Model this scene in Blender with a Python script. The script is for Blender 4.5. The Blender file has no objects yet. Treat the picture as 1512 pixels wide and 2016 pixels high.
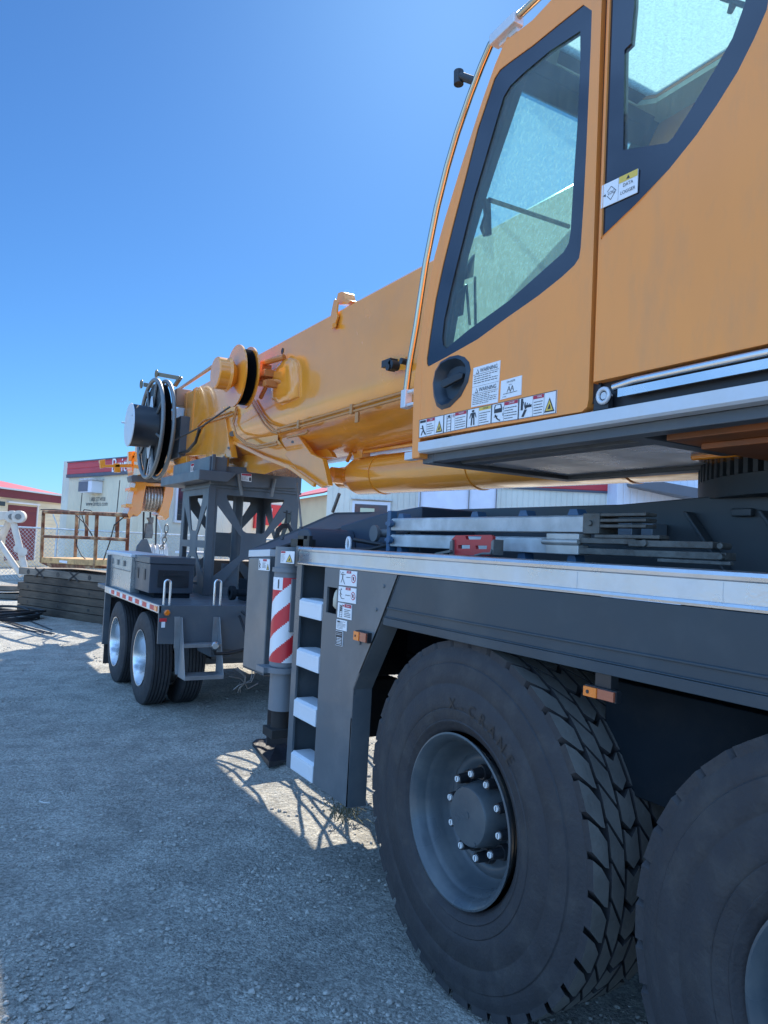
import bpy, math, random
from mathutils import Vector, Matrix
from mathutils.geometry import tessellate_polygon
random.seed(7)
sc = bpy.context.scene
COL = sc.collection
R = math.radians
# ---------------------------------------------------------------- camera
F, CX, CY, EYE = 1450.0, 756.0, 1008.0, 1.70
PITCH, ROLL, YAW = R(2.8214), R(2.8624), R(30.89)
f0 = Vector((math.sin(YAW), math.cos(YAW), 0)); u0 = Vector((0, 0, 1)); r0 = f0.cross(u0)
CF = f0 * math.cos(PITCH) + u0 * math.sin(PITCH)
uu = u0 * math.cos(PITCH) - f0 * math.sin(PITCH)
CR = r0 * math.cos(ROLL) + uu * math.sin(ROLL)
CU = -r0 * math.sin(ROLL) + uu * math.cos(ROLL)
cd = bpy.data.cameras.new('camera'); cam = bpy.data.objects.new('camera', cd); COL.objects.link(cam)
M = Matrix.Identity(4)
for i in range(3):
    M[i][0], M[i][1], M[i][2] = CR[i], CU[i], -CF[i]
M[2][3] = EYE
cam.matrix_world = M
cd.sensor_fit = 'VERTICAL'; cd.sensor_height = 36.0; cd.sensor_width = 27.0
cd.lens = F / 2016 * 36; cd.clip_start = 0.05; cd.clip_end = 2000
sc.camera = cam
# ---------------------------------------------------------------- light
SUN_AZ, SUN_EL = R(35), R(40.3)
w = bpy.data.worlds.new('World'); sc.world = w; w.use_nodes = True
nt = w.node_tree; bg = nt.nodes['Background']
sky = nt.nodes.new('ShaderNodeTexSky'); sky.sky_type = 'NISHITA'; sky.sun_disc = False
sky.sun_elevation = SUN_EL; sky.sun_rotation = SUN_AZ; sky.altitude = 0
sky.air_density = 1.0; sky.dust_density = 0.25; sky.ozone_density = 4.0
tint = nt.nodes.new('ShaderNodeVectorMath'); tint.operation = 'MULTIPLY'; tint.inputs[1].default_value = (.27, .49, .70)
nt.links.new(sky.outputs[0], tint.inputs[0])
# unseen broken cloud, added behind and above the camera to fill the shade
wtc = nt.nodes.new('ShaderNodeTexCoord'); dp = nt.nodes.new('ShaderNodeVectorMath'); dp.operation = 'DOT_PRODUCT'
nt.links.new(wtc.outputs['Generated'], dp.inputs[0]); dp.inputs[1].default_value = tuple(CF)
def mrange(i, a, b, c, d):
    r = nt.nodes.new('ShaderNodeMapRange'); r.interpolation_type = 'SMOOTHSTEP'
    for k, v in zip((1, 2, 3, 4), (a, b, c, d)): r.inputs[k].default_value = v
    nt.links.new(i, r.inputs[0]); return r.outputs[0]
def wmath(op, a, b):
    r = nt.nodes.new('ShaderNodeMath'); r.operation = op; nt.links.new(a, r.inputs[0]); nt.links.new(b, r.inputs[1]); return r.outputs[0]
wn = nt.nodes.new('ShaderNodeTexNoise'); wn.inputs['Scale'].default_value = 2.4; wn.inputs['Detail'].default_value = 7; wn.inputs['Roughness'].default_value = .55
wm = nt.nodes.new('ShaderNodeMapping'); wm.inputs['Scale'].default_value = (1, 1, 2.2); nt.links.new(wtc.outputs['Generated'], wm.inputs[0]); nt.links.new(wm.outputs[0], wn.inputs['Vector'])
wz = nt.nodes.new('ShaderNodeSeparateXYZ'); nt.links.new(wtc.outputs['Generated'], wz.inputs[0])
msk = wmath('MULTIPLY', wmath('MULTIPLY', mrange(dp.outputs['Value'], .05, .60, 1, 0), mrange(wn.outputs[0], .36, .60, .10, 1)), mrange(wz.outputs[2], -.02, .05, 0, 1))
cl_ = nt.nodes.new('ShaderNodeVectorMath'); cl_.operation = 'SCALE'; cl_.inputs[0].default_value = (3.2, 6.0, 11.0); nt.links.new(msk, cl_.inputs['Scale'])
sm = nt.nodes.new('ShaderNodeVectorMath'); sm.operation = 'ADD'; nt.links.new(tint.outputs[0], sm.inputs[0]); nt.links.new(cl_.outputs[0], sm.inputs[1]); nt.links.new(sm.outputs[0], bg.inputs[0])
nt.links.new(sm.outputs[0], bg.inputs[0]); bg.inputs[1].default_value = 0.10
ld = bpy.data.lights.new('sun', 'SUN'); ld.energy = 5.0; ld.angle = R(0.53); ld.color = (1, 0.91, 0.78)
lo = bpy.data.objects.new('sun', ld); COL.objects.link(lo)
SD = Vector((math.sin(SUN_AZ) * math.cos(SUN_EL), math.cos(SUN_AZ) * math.cos(SUN_EL), math.sin(SUN_EL)))
lo.rotation_euler = SD.to_track_quat('Z', 'Y').to_euler()
vs = sc.view_settings; vs.view_transform = 'Standard'; vs.look = 'None'; vs.exposure = 0.90; vs.gamma = 1
GZ = 0.05          # level of the yard's surface

# ---------------------------------------------------------------- helpers
def U(x, y, X=None, Y=None, Z=None, D=None):
    """survey helper: the point seen at photo pixel (x, y) on a plane of known position"""
    d = CF * F + CR * (x - CX) - CU * (y - CY)
    if X is not None: t = X / d.x
    elif Y is not None: t = Y / d.y
    elif Z is not None: t = (Z - EYE) / d.z
    else: t = D / F
    return Vector((0, 0, EYE)) + d * t

def obj_link(o, parent=None):
    COL.objects.link(o)
    if parent is not None: o.parent = parent
    return o

def tag(o, label=None, cat=None, group=None, kind=None):
    if label: o['label'] = label
    if cat: o['category'] = cat
    if group: o['group'] = group
    if kind: o['kind'] = kind
    return o

def root(name, loc, label, cat, group=None):
    o = bpy.data.objects.new(name, None); COL.objects.link(o); o.location = loc
    o.empty_display_size = 0.2
    return tag(o, label, cat, group)

def worldloc(o):
    v = Vector((0, 0, 0))
    while o is not None:
        v = v + o.location; o = o.parent
    return v

def copy_tree(o, parent=None):
    c = o.copy(); COL.objects.link(c); c.parent = parent
    for ch in list(o.children): copy_tree(ch, c)
    return c

class MB:
    def __init__(s): s.v = []; s.f = []; s.m = []; s.cur = 0
    def mat(s, i): s.cur = i; return s
    def add(s, vs, fs):
        b = len(s.v); s.v += [Vector(v) for v in vs]
        for f in fs: s.f.append([b + i for i in f]); s.m.append(s.cur)
        return s
    def box(s, x0, x1, y0, y1, z0, z1):
        return s.add([(x, y, z) for x in (x0, x1) for y in (y0, y1) for z in (z0, z1)],
                     [(0, 1, 3, 2), (4, 6, 7, 5), (0, 4, 5, 1), (2, 3, 7, 6), (0, 2, 6, 4), (1, 5, 7, 3)])
    def bar(s, a, b, w, h, up=(0, 0, 1)):
        a, b = Vector(a), Vector(b); d = (b - a).normalized(); up = Vector(up)
        if abs(d.dot(up)) > .98: up = Vector((0, 1, 0))
        sx = d.cross(up).normalized(); uz = sx.cross(d)
        sx *= w / 2; uz *= h / 2
        return s.add([a - sx - uz, a + sx - uz, a + sx + uz, a - sx + uz, b - sx - uz, b + sx - uz, b + sx + uz, b - sx + uz],
                     [(3, 2, 1, 0), (4, 5, 6, 7), (0, 1, 5, 4), (1, 2, 6, 5), (2, 3, 7, 6), (3, 0, 4, 7)])
    def prism(s, pts, off):
        n = len(pts); off = Vector(off); pts = [Vector(p) for p in pts]
        return s.add(pts + [p + off for p in pts],
                     [tuple(range(n))[::-1], tuple(range(n, 2 * n))] + [(i, (i + 1) % n, n + (i + 1) % n, n + i) for i in range(n)])
    def plate(s, outer, holes, off):
        loops = [[Vector(p) for p in outer]] + [[Vector(p) for p in h] for h in holes]
        tris = tessellate_polygon(loops); flat = [p for l in loops for p in l]; n = len(flat); off = Vector(off)
        fs = [tuple(t) for t in tris] + [tuple(i + n for i in t)[::-1] for t in tris]
        b = 0
        for l in loops:
            k = len(l)
            fs += [(b + i, b + (i + 1) % k, n + b + (i + 1) % k, n + b + i) for i in range(k)]; b += k
        return s.add(flat + [p + off for p in flat], fs)
    def cyl(s, a, b, r, n=20, r2=None, caps=True):
        a, b = Vector(a), Vector(b); d = (b - a).normalized(); r2 = r if r2 is None else r2
        x = d.orthogonal().normalized(); y = d.cross(x)
        vs = []
        for p, rr in ((a, r), (b, r2)):
            vs += [p + (x * math.cos(2 * math.pi * i / n) + y * math.sin(2 * math.pi * i / n)) * rr for i in range(n)]
        fs = [(i, (i + 1) % n, n + (i + 1) % n, n + i) for i in range(n)]
        if caps: fs += [tuple(range(n))[::-1], tuple(range(n, 2 * n))]
        return s.add(vs, fs)
    def tube(s, path, r, n=8, closed=False):
        P = [Vector(p) for p in path]; k = len(P); vs = []; prev = None
        for i, p in enumerate(P):
            a = P[(i - 1) % k] if (closed or i > 0) else p; b = P[(i + 1) % k] if (closed or i < k - 1) else p
            d = (b - a).normalized()
            if prev is None: x = d.orthogonal().normalized()
            else:
                x = prev - d * prev.dot(d)
                x = x.normalized() if x.length > 1e-6 else d.orthogonal().normalized()
            prev = x; y = d.cross(x)
            vs += [p + (x * math.cos(2 * math.pi * j / n) + y * math.sin(2 * math.pi * j / n)) * r for j in range(n)]
        fs = []
        for i in range(k if closed else k - 1):
            q = (i + 1) % k
            fs += [(i * n + j, i * n + (j + 1) % n, q * n + (j + 1) % n, q * n + j) for j in range(n)]
        if not closed: fs += [tuple(range(n))[::-1], tuple(range((k - 1) * n, k * n))]
        return s.add(vs, fs)
    def lathe(s, prof, o, axis, n=48, closed=False, a0=0.0):
        """prof: (distance along axis, radius)"""
        o = Vector(o); d = Vector(axis).normalized(); x = d.orthogonal().normalized(); y = d.cross(x); vs = []
        for (a, r) in prof:
            vs += [o + d * a + (x * math.cos(a0 + 2 * math.pi * i / n) + y * math.sin(a0 + 2 * math.pi * i / n)) * max(r, 1e-4) for i in range(n)]
        k = len(prof); fs = []
        for i in range(k if closed else k - 1):
            q = (i + 1) % k
            fs += [(i * n + j, i * n + (j + 1) % n, q * n + (j + 1) % n, q * n + j) for j in range(n)]
        return s.add(vs, fs)
    def text(s, txt, o, u, v, size, align='CENTER', squash=1.0):
        vs, fs = text_mesh(txt, align)
        o, u, v = Vector(o), Vector(u), Vector(v)
        return s.add([o + u * (p[0] * size * squash) + v * (p[1] * size) for p in vs], fs)
    def build(s, name, mats, parent=None, smooth=None, bevel=0, label=None, seg=2):
        me = bpy.data.meshes.new(name)
        off = worldloc(parent) if parent is not None else Vector((0, 0, 0))
        me.from_pydata([tuple(v - off) for v in s.v], [], s.f)
        if not isinstance(mats, (list, tuple)): mats = [mats]
        for m in mats: me.materials.append(m)
        if len(mats) > 1: me.polygons.foreach_set('material_index', s.m)
        me.update()
        o = bpy.data.objects.new(name, me); obj_link(o, parent)
        if smooth is not None:
            me.polygons.foreach_set('use_smooth', [True] * len(me.polygons))
            me.set_sharp_from_angle(angle=R(smooth))
        if bevel:
            b = o.modifiers.new('bevel', 'BEVEL'); b.width = bevel; b.segments = seg; b.limit_method = 'ANGLE'; b.angle_limit = R(35)
            if smooth is None:
                me.polygons.foreach_set('use_smooth', [True] * len(me.polygons)); b.harden_normals = True
        if label: o['label'] = label
        return o

_tc = {}
def text_mesh(txt, align='CENTER'):
    k = (txt, align)
    if k not in _tc:
        c = bpy.data.curves.new('t', 'FONT'); c.body = txt; c.align_x = align; c.align_y = 'CENTER'; c.resolution_u = 3
        o = bpy.data.objects.new('t', c); COL.objects.link(o)
        dg = bpy.context.evaluated_depsgraph_get(); me = bpy.data.meshes.new_from_object(o.evaluated_get(dg))
        _tc[k] = ([tuple(v.co) for v in me.vertices], [tuple(p.vertices) for p in me.polygons])
        bpy.data.objects.remove(o); bpy.data.curves.remove(c); bpy.data.meshes.remove(me)
    return _tc[k]

# ---------------------------------------------------------------- materials
def newmat(name):
    m = bpy.data.materials.new(name); m.use_nodes = True
    return m, m.node_tree, m.node_tree.nodes['Principled BSDF']

def P(name, col, rough=0.5, metal=0.0, var=0.0, scale=4.0, bump=0.0, bscale=60.0, coat=0.0, dirt=None, dscale=1.2, damt=0.3, spec=0.5, stretch=None, rvar=0.1):
    m, t, b = newmat(name); N = t.nodes; L = t.links
    b.inputs['Base Color'].default_value = (*col, 1); b.inputs['Roughness'].default_value = rough
    b.inputs['Metallic'].default_value = metal; b.inputs['Coat Weight'].default_value = coat
    b.inputs['Coat Roughness'].default_value = 0.05; b.inputs['Specular IOR Level'].default_value = spec
    tc = N.new('ShaderNodeTexCoord'); src = tc.outputs['Object']
    if stretch:
        mp = N.new('ShaderNodeMapping'); mp.inputs['Scale'].default_value = stretch; L.new(src, mp.inputs[0]); src = mp.outputs[0]
    cur = None
    if var or rvar:
        n = N.new('ShaderNodeTexNoise'); n.inputs['Scale'].default_value = scale; n.inputs['Detail'].default_value = 5; L.new(src, n.inputs['Vector'])
        if var:
            r = N.new('ShaderNodeMapRange'); r.inputs[1].default_value = .3; r.inputs[2].default_value = .7
            r.inputs[3].default_value = 1 - var; r.inputs[4].default_value = 1 + var; L.new(n.outputs[0], r.inputs[0])
            mx = N.new('ShaderNodeVectorMath'); mx.operation = 'SCALE'; mx.inputs[0].default_value = col; L.new(r.outputs[0], mx.inputs['Scale'])
            cur = mx.outputs[0]
        r2 = N.new('ShaderNodeMapRange'); r2.inputs[1].default_value = .3; r2.inputs[2].default_value = .7
        r2.inputs[3].default_value = max(rough - rvar, .02); r2.inputs[4].default_value = rough + rvar
        L.new(n.outputs[0], r2.inputs[0]); L.new(r2.outputs[0], b.inputs['Roughness'])
    if dirt:
        n = N.new('ShaderNodeTexNoise'); n.inputs['Scale'].default_value = dscale; n.inputs['Detail'].default_value = 8; n.inputs['Roughness'].default_value = .65; L.new(src, n.inputs['Vector'])
        r = N.new('ShaderNodeMapRange'); r.inputs[1].default_value = .48; r.inputs[2].default_value = .75; r.inputs[3].default_value = 0; r.inputs[4].default_value = damt; L.new(n.outputs[0], r.inputs[0])
        mx = N.new('ShaderNodeMix'); mx.data_type = 'RGBA'; L.new(r.outputs[0], mx.inputs['Factor'])
        if cur is not None: L.new(cur, mx.inputs['A'])
        else: mx.inputs['A'].default_value = (*col, 1)
        mx.inputs['B'].default_value = (*dirt, 1); cur = mx.outputs['Result']
    if cur is not None: L.new(cur, b.inputs['Base Color'])
    if bump:
        n = N.new('ShaderNodeTexNoise'); n.inputs['Scale'].default_value = bscale; n.inputs['Detail'].default_value = 4; L.new(src, n.inputs['Vector'])
        bp = N.new('ShaderNodeBump'); bp.inputs['Strength'].default_value = bump; bp.inputs['Distance'].default_value = .01
        L.new(n.outputs[0], bp.inputs['Height']); L.new(bp.outputs[0], b.inputs['Normal'])
    return m

def glass(name, tint, dust, dscale, dustcol=(.75, .78, .72), back=.5):
    m = bpy.data.materials.new(name); m.use_nodes = True; t = m.node_tree; N = t.nodes; L = t.links
    N.remove(N['Principled BSDF']); out = N['Material Output']
    tr = N.new('ShaderNodeBsdfTransparent'); tr.inputs[0].default_value = (*tint, 1)
    gl = N.new('ShaderNodeBsdfGlossy'); gl.inputs['Roughness'].default_value = 0.02
    fr = N.new('ShaderNodeFresnel'); ge = N.new('ShaderNodeNewGeometry'); io = N.new('ShaderNodeMapRange')
    io.inputs[3].default_value = 1.45; io.inputs[4].default_value = 1 / 1.45; L.new(ge.outputs['Backfacing'], io.inputs[0]); L.new(io.outputs[0], fr.inputs[0])
    tl = N.new('ShaderNodeBsdfTranslucent'); tl.inputs[0].default_value = (*dustcol, 1)
    df = N.new('ShaderNodeBsdfDiffuse'); df.inputs[0].default_value = (*dustcol, 1)
    dd = N.new('ShaderNodeMixShader'); dd.inputs[0].default_value = back; L.new(tl.outputs[0], dd.inputs[1]); L.new(df.outputs[0], dd.inputs[2])
    tc = N.new('ShaderNodeTexCoord'); no = N.new('ShaderNodeTexNoise'); no.inputs['Scale'].default_value = dscale; no.inputs['Detail'].default_value = 10; no.inputs['Roughness'].default_value = .7
    smp = N.new('ShaderNodeMapping'); smp.inputs['Scale'].default_value = (7, 7, .7); smp.inputs['Rotation'].default_value = (.12, 0, 0); L.new(tc.outputs['Object'], smp.inputs[0]); L.new(smp.outputs[0], no.inputs['Vector'])
    vo = N.new('ShaderNodeTexVoronoi'); vo.inputs['Scale'].default_value = dscale * 7; L.new(tc.outputs['Object'], vo.inputs['Vector'])
    vm = N.new('ShaderNodeMapRange'); vm.inputs[1].default_value = .0; vm.inputs[2].default_value = .16; vm.inputs[3].default_value = .8; vm.inputs[4].default_value = 0; L.new(vo.outputs['Distance'], vm.inputs[0])
    vm2 = N.new('ShaderNodeMath'); vm2.operation = 'MULTIPLY'; L.new(vm.outputs[0], vm2.inputs[0])
    no2 = N.new('ShaderNodeTexNoise'); no2.inputs['Scale'].default_value = dscale * 2; L.new(tc.outputs['Object'], no2.inputs['Vector'])
    gt = N.new('ShaderNodeMapRange'); gt.inputs[1].default_value = .47; gt.inputs[2].default_value = .60; L.new(no2.outputs[0], gt.inputs[0]); L.new(gt.outputs[0], vm2.inputs[1])
    mr = N.new('ShaderNodeMapRange'); mr.inputs[1].default_value = .3; mr.inputs[2].default_value = .75; mr.inputs[3].default_value = dust * .45; mr.inputs[4].default_value = dust * 1.7; L.new(no.outputs[0], mr.inputs[0])
    ad = N.new('ShaderNodeMath'); ad.operation = 'ADD'; ad.use_clamp = True; L.new(mr.outputs[0], ad.inputs[0])
    sc2 = N.new('ShaderNodeMath'); sc2.operation = 'MULTIPLY'; sc2.inputs[1].default_value = min(max(dust * 2.2, .38), .6); L.new(vm2.outputs[0], sc2.inputs[0]); L.new(sc2.outputs[0], ad.inputs[1])
    a = N.new('ShaderNodeMixShader'); L.new(ad.outputs[0], a.inputs[0]); L.new(tr.outputs[0], a.inputs[1]); L.new(dd.outputs[0], a.inputs[2])
    b = N.new('ShaderNodeMixShader'); L.new(fr.outputs[0], b.inputs[0]); L.new(a.outputs[0], b.inputs[1]); L.new(gl.outputs[0], b.inputs[2])
    L.new(b.outputs[0], out.inputs[0]); return m

MORANGE = P('crane_orange', (.86, .31, .026), .22, 0, .04, 2.5, 0, 60, .8, dirt=(.38, .22, .10), dscale=2.2, damt=.22, rvar=.06)
MCABO = P('cab_orange', (.88, .31, .060), .38, 0, .03, 2.0, 0, 60, .1, dirt=(.42, .25, .13), dscale=2.2, damt=.35, rvar=.08, stretch=(2.5, 2.5, .8))
MGREY = P('carrier_grey', (.088, .105, .118), .36, 0, .06, 3, 0, 60, .15, dirt=(.26, .26, .25), dscale=2.5, damt=.35)
MGREYD = P('chassis_dark', (.010, .015, .020), .85, 0, .15, 5, .2, 40, dirt=(.03, .03, .03), dscale=4, damt=.4, spec=.1)
MTOWER = P('dolly_grey', (.085, .10, .115), .42, 0, .08, 4, 0, dirt=(.2, .19, .17), dscale=5, damt=.3)
MALU = P('aluminium', (.62, .64, .66), .34, .85, .08, 6, .05, 90, dirt=(.4, .4, .38), dscale=5, damt=.35, rvar=.12)
MALUP = P('painted_aluminium', (.60, .63, .66), .4, .25, .05, 6, dirt=(.45, .45, .43), dscale=6, damt=.4)
MGALV = P('galvanised', (.56, .57, .56), .5, .45, .22, 9, .1, 50, dirt=(.26, .25, .22), dscale=7, damt=.5)
MCHROME = P('polished_wheel', (.70, .71, .72), .27, 1, .05, 5, rvar=.08)
MSTEEL = P('dull_steel', (.20, .20, .19), .5, .5, .2, 12, .2, 60, dirt=(.14, .08, .05), dscale=9, damt=.6)
MBLACK = P('black_plastic', (.018, .02, .024), .4, 0, .1, 8)
MFRIT = P('black_glass_border', (.012, .016, .028), .08, 0, .05, 3, coat=.3, rvar=.04)
MRUBBER = P('tyre_rubber', (.030, .029, .032), .72, 0, .15, 14, .25, 80, dirt=(.085, .08, .072), dscale=9, damt=.45)
MRIM = P('rim_grey', (.065, .080, .090), .32, 0, .06, 4, dirt=(.22, .22, .2), dscale=6, damt=.3)
MWHITE = P('label_white', (.78, .78, .78), .45)
MPRINT = P('label_print', (.03, .03, .035), .5)
MPRED = P('label_red', (.45, .03, .06), .45)
MPYEL = P('label_yellow', (.72, .50, .08), .45)
MSTRR = P('stripe_red', (.62, .03, .04), .4, dirt=(.3, .1, .1), damt=.2)
MAMBER = P('amber_lens', (.85, .20, .015), .2, coat=.5)
MAMBD = P('amber_lens_dull', (.38, .10, .05), .25, coat=.5)
MROPE = P('wire_rope', (.33, .30, .28), .4, .6, .3, 40, .5, 200)
MSTEPW = P('step_white', (.70, .74, .78), .45, .1, .04, 8, .1, 120, dirt=(.5, .5, .48), dscale=8, damt=.4)
MBLUE = P('bracket_blue', (.045, .11, .20), .45, 0, .1)
MREDC = P('chock_red', (.50, .025, .03), .35, coat=.2, dirt=(.2, .05, .04), damt=.3)
MCAP = P('nut_white', (.72, .72, .7), .4)
MDARK = P('cab_interior', (.02, .024, .034), .6, var=.15)
MCREAM = P('headliner_cream', (.62, .62, .52), .8, bump=.2, bscale=200)
MRUST = P('rusty_metal', (.16, .055, .025), .8, .1, .5, 9, .4, 60, dirt=(.62, .42, .22), dscale=4, damt=1.0)
MRUSTY = P('rusty_yellow', (.62, .36, .14), .65, 0, .25, 8, .2, 60, dirt=(.20, .07, .03), dscale=5, damt=1.0)
MHOSE = P('black_hose', (.012, .013, .015), .45)
MCREAMP = P('cream_paint', (.62, .56, .48), .5, dirt=(.4, .3, .22), dscale=4, damt=.5)
GDOOR = glass('door_glass', (.66, .86, .86), .085, 9, (.75, .80, .75), .22)
GROOF = glass('roof_glass', (.80, .86, .82), .62, 16, (.92, .95, .90), .10)
GFRONT = glass('windscreen_glass', (.56, .90, .93), .22, 16, (.62, .86, .86), .12)
GWIN = glass('house_glass', (.25, .3, .33), .05, 3)

def wood(name, col, dark):
    m, t, b = newmat(name); N = t.nodes; L = t.links
    tc = N.new('ShaderNodeTexCoord'); mp = N.new('ShaderNodeMapping'); mp.inputs['Scale'].default_value = (2, 2, 26); L.new(tc.outputs['Object'], mp.inputs[0])
    n = N.new('ShaderNodeTexNoise'); n.inputs['Scale'].default_value = 1.2; n.inputs['Detail'].default_value = 9; n.inputs['Roughness'].default_value = .7; L.new(mp.outputs[0], n.inputs['Vector'])
    n2 = N.new('ShaderNodeTexNoise'); n2.inputs['Scale'].default_value = 1.3; n2.inputs['Detail'].default_value = 4; L.new(tc.outputs['Object'], n2.inputs['Vector'])
    mu = N.new('ShaderNodeMath'); mu.operation = 'ADD'; L.new(n.outputs[0], mu.inputs[0]); L.new(n2.outputs[0], mu.inputs[1])
    cr = N.new('ShaderNodeValToRGB'); cr.color_ramp.elements[0].position = .75; cr.color_ramp.elements[1].position = 1.25
    cr.color_ramp.elements[0].color = (*dark, 1); cr.color_ramp.elements[1].color = (*col, 1)
    mm = N.new('ShaderNodeMapRange'); mm.inputs[1].default_value = .7; mm.inputs[2].default_value = 1.3; L.new(mu.outputs[0], mm.inputs[0])
    cr.color_ramp.elements[0].position = 0; cr.color_ramp.elements[1].position = 1; L.new(mm.outputs[0], cr.inputs[0])
    L.new(cr.outputs[0], b.inputs['Base Color']); b.inputs['Roughness'].default_value = .85
    bp = N.new('ShaderNodeBump'); bp.inputs['Strength'].default_value = .5; bp.inputs['Distance'].default_value = .01; L.new(n.outputs[0], bp.inputs['Height']); L.new(bp.outputs[0], b.inputs['Normal'])
    return m
MWOOD = wood('weathered_timber', (.13, .095, .065), (.022, .017, .013))
MWOODL = wood('pale_timber', (.27, .22, .17), (.09, .075, .06))

def siding(name, col, axis_scale, rough=.55, depth=.5, horizontal=False):
    m, t, b = newmat(name); N = t.nodes; L = t.links
    tc = N.new('ShaderNodeTexCoord'); sp = N.new('ShaderNodeSeparateXYZ'); L.new(tc.outputs['Object'], sp.inputs[0])
    wv = N.new('ShaderNodeMath'); wv.operation = 'MULTIPLY'; wv.inputs[1].default_value = axis_scale
    if horizontal: L.new(sp.outputs[2], wv.inputs[0])
    else:
        ad = N.new('ShaderNodeMath'); ad.operation = 'SUBTRACT'; L.new(sp.outputs[0], ad.inputs[0]); L.new(sp.outputs[1], ad.inputs[1]); L.new(ad.outputs[0], wv.inputs[0])
    fr = N.new('ShaderNodeMath'); fr.operation = 'FRACT'; L.new(wv.outputs[0], fr.inputs[0])
    cr = N.new('ShaderNodeValToRGB'); e = cr.color_ramp.elements
    e[0].position = 0; e[0].color = (0, 0, 0, 1); e[1].position = .12; e[1].color = (1, 1, 1, 1)
    x = e.new(.85); x.color = (1, 1, 1, 1); x = e.new(1); x.color = (0, 0, 0, 1); L.new(fr.outputs[0], cr.inputs[0])
    bp = N.new('ShaderNodeBump'); bp.inputs['Strength'].default_value = depth; bp.inputs['Distance'].default_value = .03; L.new(cr.outputs[0], bp.inputs['Height']); L.new(bp.outputs[0], b.inputs['Normal'])
    n = N.new('ShaderNodeTexNoise'); n.inputs['Scale'].default_value = .8; n.inputs['Detail'].default_value = 7; L.new(tc.outputs['Object'], n.inputs['Vector'])
    mr = N.new('ShaderNodeMapRange'); mr.inputs[1].default_value = .3; mr.inputs[2].default_value = .7; mr.inputs[3].default_value = .88; mr.inputs[4].default_value = 1.1; L.new(n.outputs[0], mr.inputs[0])
    vm = N.new('ShaderNodeVectorMath'); vm.operation = 'SCALE'; vm.inputs[0].default_value = col; L.new(mr.outputs[0], vm.inputs['Scale'])
    L.new(vm.outputs[0], b.inputs['Base Color']); b.inputs['Roughness'].default_value = rough
    return m
MTAN = siding('tan_siding', (.72, .64, .47), 3.3)
MTANH = siding('tan_siding_boards', (.72, .64, .48), 5, horizontal=True)
MPALE = siding('pale_grey_siding', (.70, .68, .58), 4.2)
MCREAMW = siding('cream_siding', (.80, .62, .38), 1.2, depth=.3)
MMETRED = siding('red_metal_roof', (.50, .035, .045), 4.5, .4, .5, horizontal=True)
MMAROON = siding('maroon_metal', (.16, .012, .03), 3.3, .45, .4)
MMAROOND = siding('maroon_door', (.15, .015, .025), 1.6, .5, .3, horizontal=True)
MSKIRT = P('dark_skirting', (.06, .055, .05), .7)
MTARP = P('white_tarp', (.66, .70, .80), .6, var=.06, scale=3, bump=.5, bscale=5)
MFRAMEW = P('white_trim', (.72, .74, .78), .4)

def ground_mat():
    m, t, b = newmat('gravel'); N = t.nodes; L = t.links
    tc = N.new('ShaderNodeTexCoord'); src = tc.outputs['Object']
    def noise(s, d=6, r=.6):
        n = N.new('ShaderNodeTexNoise'); n.inputs['Scale'].default_value = s; n.inputs['Detail'].default_value = d; n.inputs['Roughness'].default_value = r; L.new(src, n.inputs['Vector']); return n.outputs[0]
    def rng(i, a, b_, c, d):
        r = N.new('ShaderNodeMapRange'); r.inputs[1].default_value = a; r.inputs[2].default_value = b_; r.inputs[3].default_value = c; r.inputs[4].default_value = d; L.new(i, r.inputs[0]); return r.outputs[0]
    def mul(a, b_):
        r = N.new('ShaderNodeMath'); r.operation = 'MULTIPLY'; L.new(a, r.inputs[0])
        if isinstance(b_, float): r.inputs[1].default_value = b_
        else: L.new(b_, r.inputs[1])
        return r.outputs[0]
    def add(a, b_):
        r = N.new('ShaderNodeMath'); r.operation = 'ADD'; L.new(a, r.inputs[0]); L.new(b_, r.inputs[1]); return r.outputs[0]
    big = noise(.55, 5); mid = noise(3.2, 6, .65); fine = noise(38, 6, .75)
    v1 = N.new('ShaderNodeTexVoronoi'); v1.inputs['Scale'].default_value = 95; L.new(src, v1.inputs['Vector'])
    v2 = N.new('ShaderNodeTexVoronoi'); v2.inputs['Scale'].default_value = 28; L.new(src, v2.inputs['Vector'])
    k = mul(mul(rng(big, .3, .7, .82, 1.18), rng(mid, .3, .7, .72, 1.28)), rng(fine, .3, .7, .6, 1.4))
    vc = N.new('ShaderNodeSeparateColor'); L.new(v1.outputs['Color'], vc.inputs[0])
    k = mul(k, rng(vc.outputs[0], 0, 1, .68, 1.32))
    vm = N.new('ShaderNodeVectorMath'); vm.operation = 'SCALE'; vm.inputs[0].default_value = (.345, .335, .292); L.new(k, vm.inputs['Scale'])
    L.new(vm.outputs[0], b.inputs['Base Color']); b.inputs['Roughness'].default_value = .9
    st = rng(v1.outputs['Distance'], 0, .6, 1, 0)
    msk = rng(noise(9, 3), .45, .6, 0, 1)
    st2 = mul(rng(v2.outputs['Distance'], 0, .35, 1, 0), msk)
    dust = rng(noise(1.1, 4), .42, .62, .2, 1)
    h = add(mul(add(mul(st, .010), mul(st2, .014)), dust), add(mul(mid, .09), mul(fine, .020)))
    bp = N.new('ShaderNodeBump'); bp.inputs['Strength'].default_value = .9; bp.inputs['Distance'].default_value = 1.0; L.new(h, bp.inputs['Height']); L.new(bp.outputs[0], b.inputs['Normal'])
    return m
MGRAV = ground_mat()
MSTONE = P('loose_stone', (.36, .34, .30), .85, 0, .35, 30)

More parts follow.
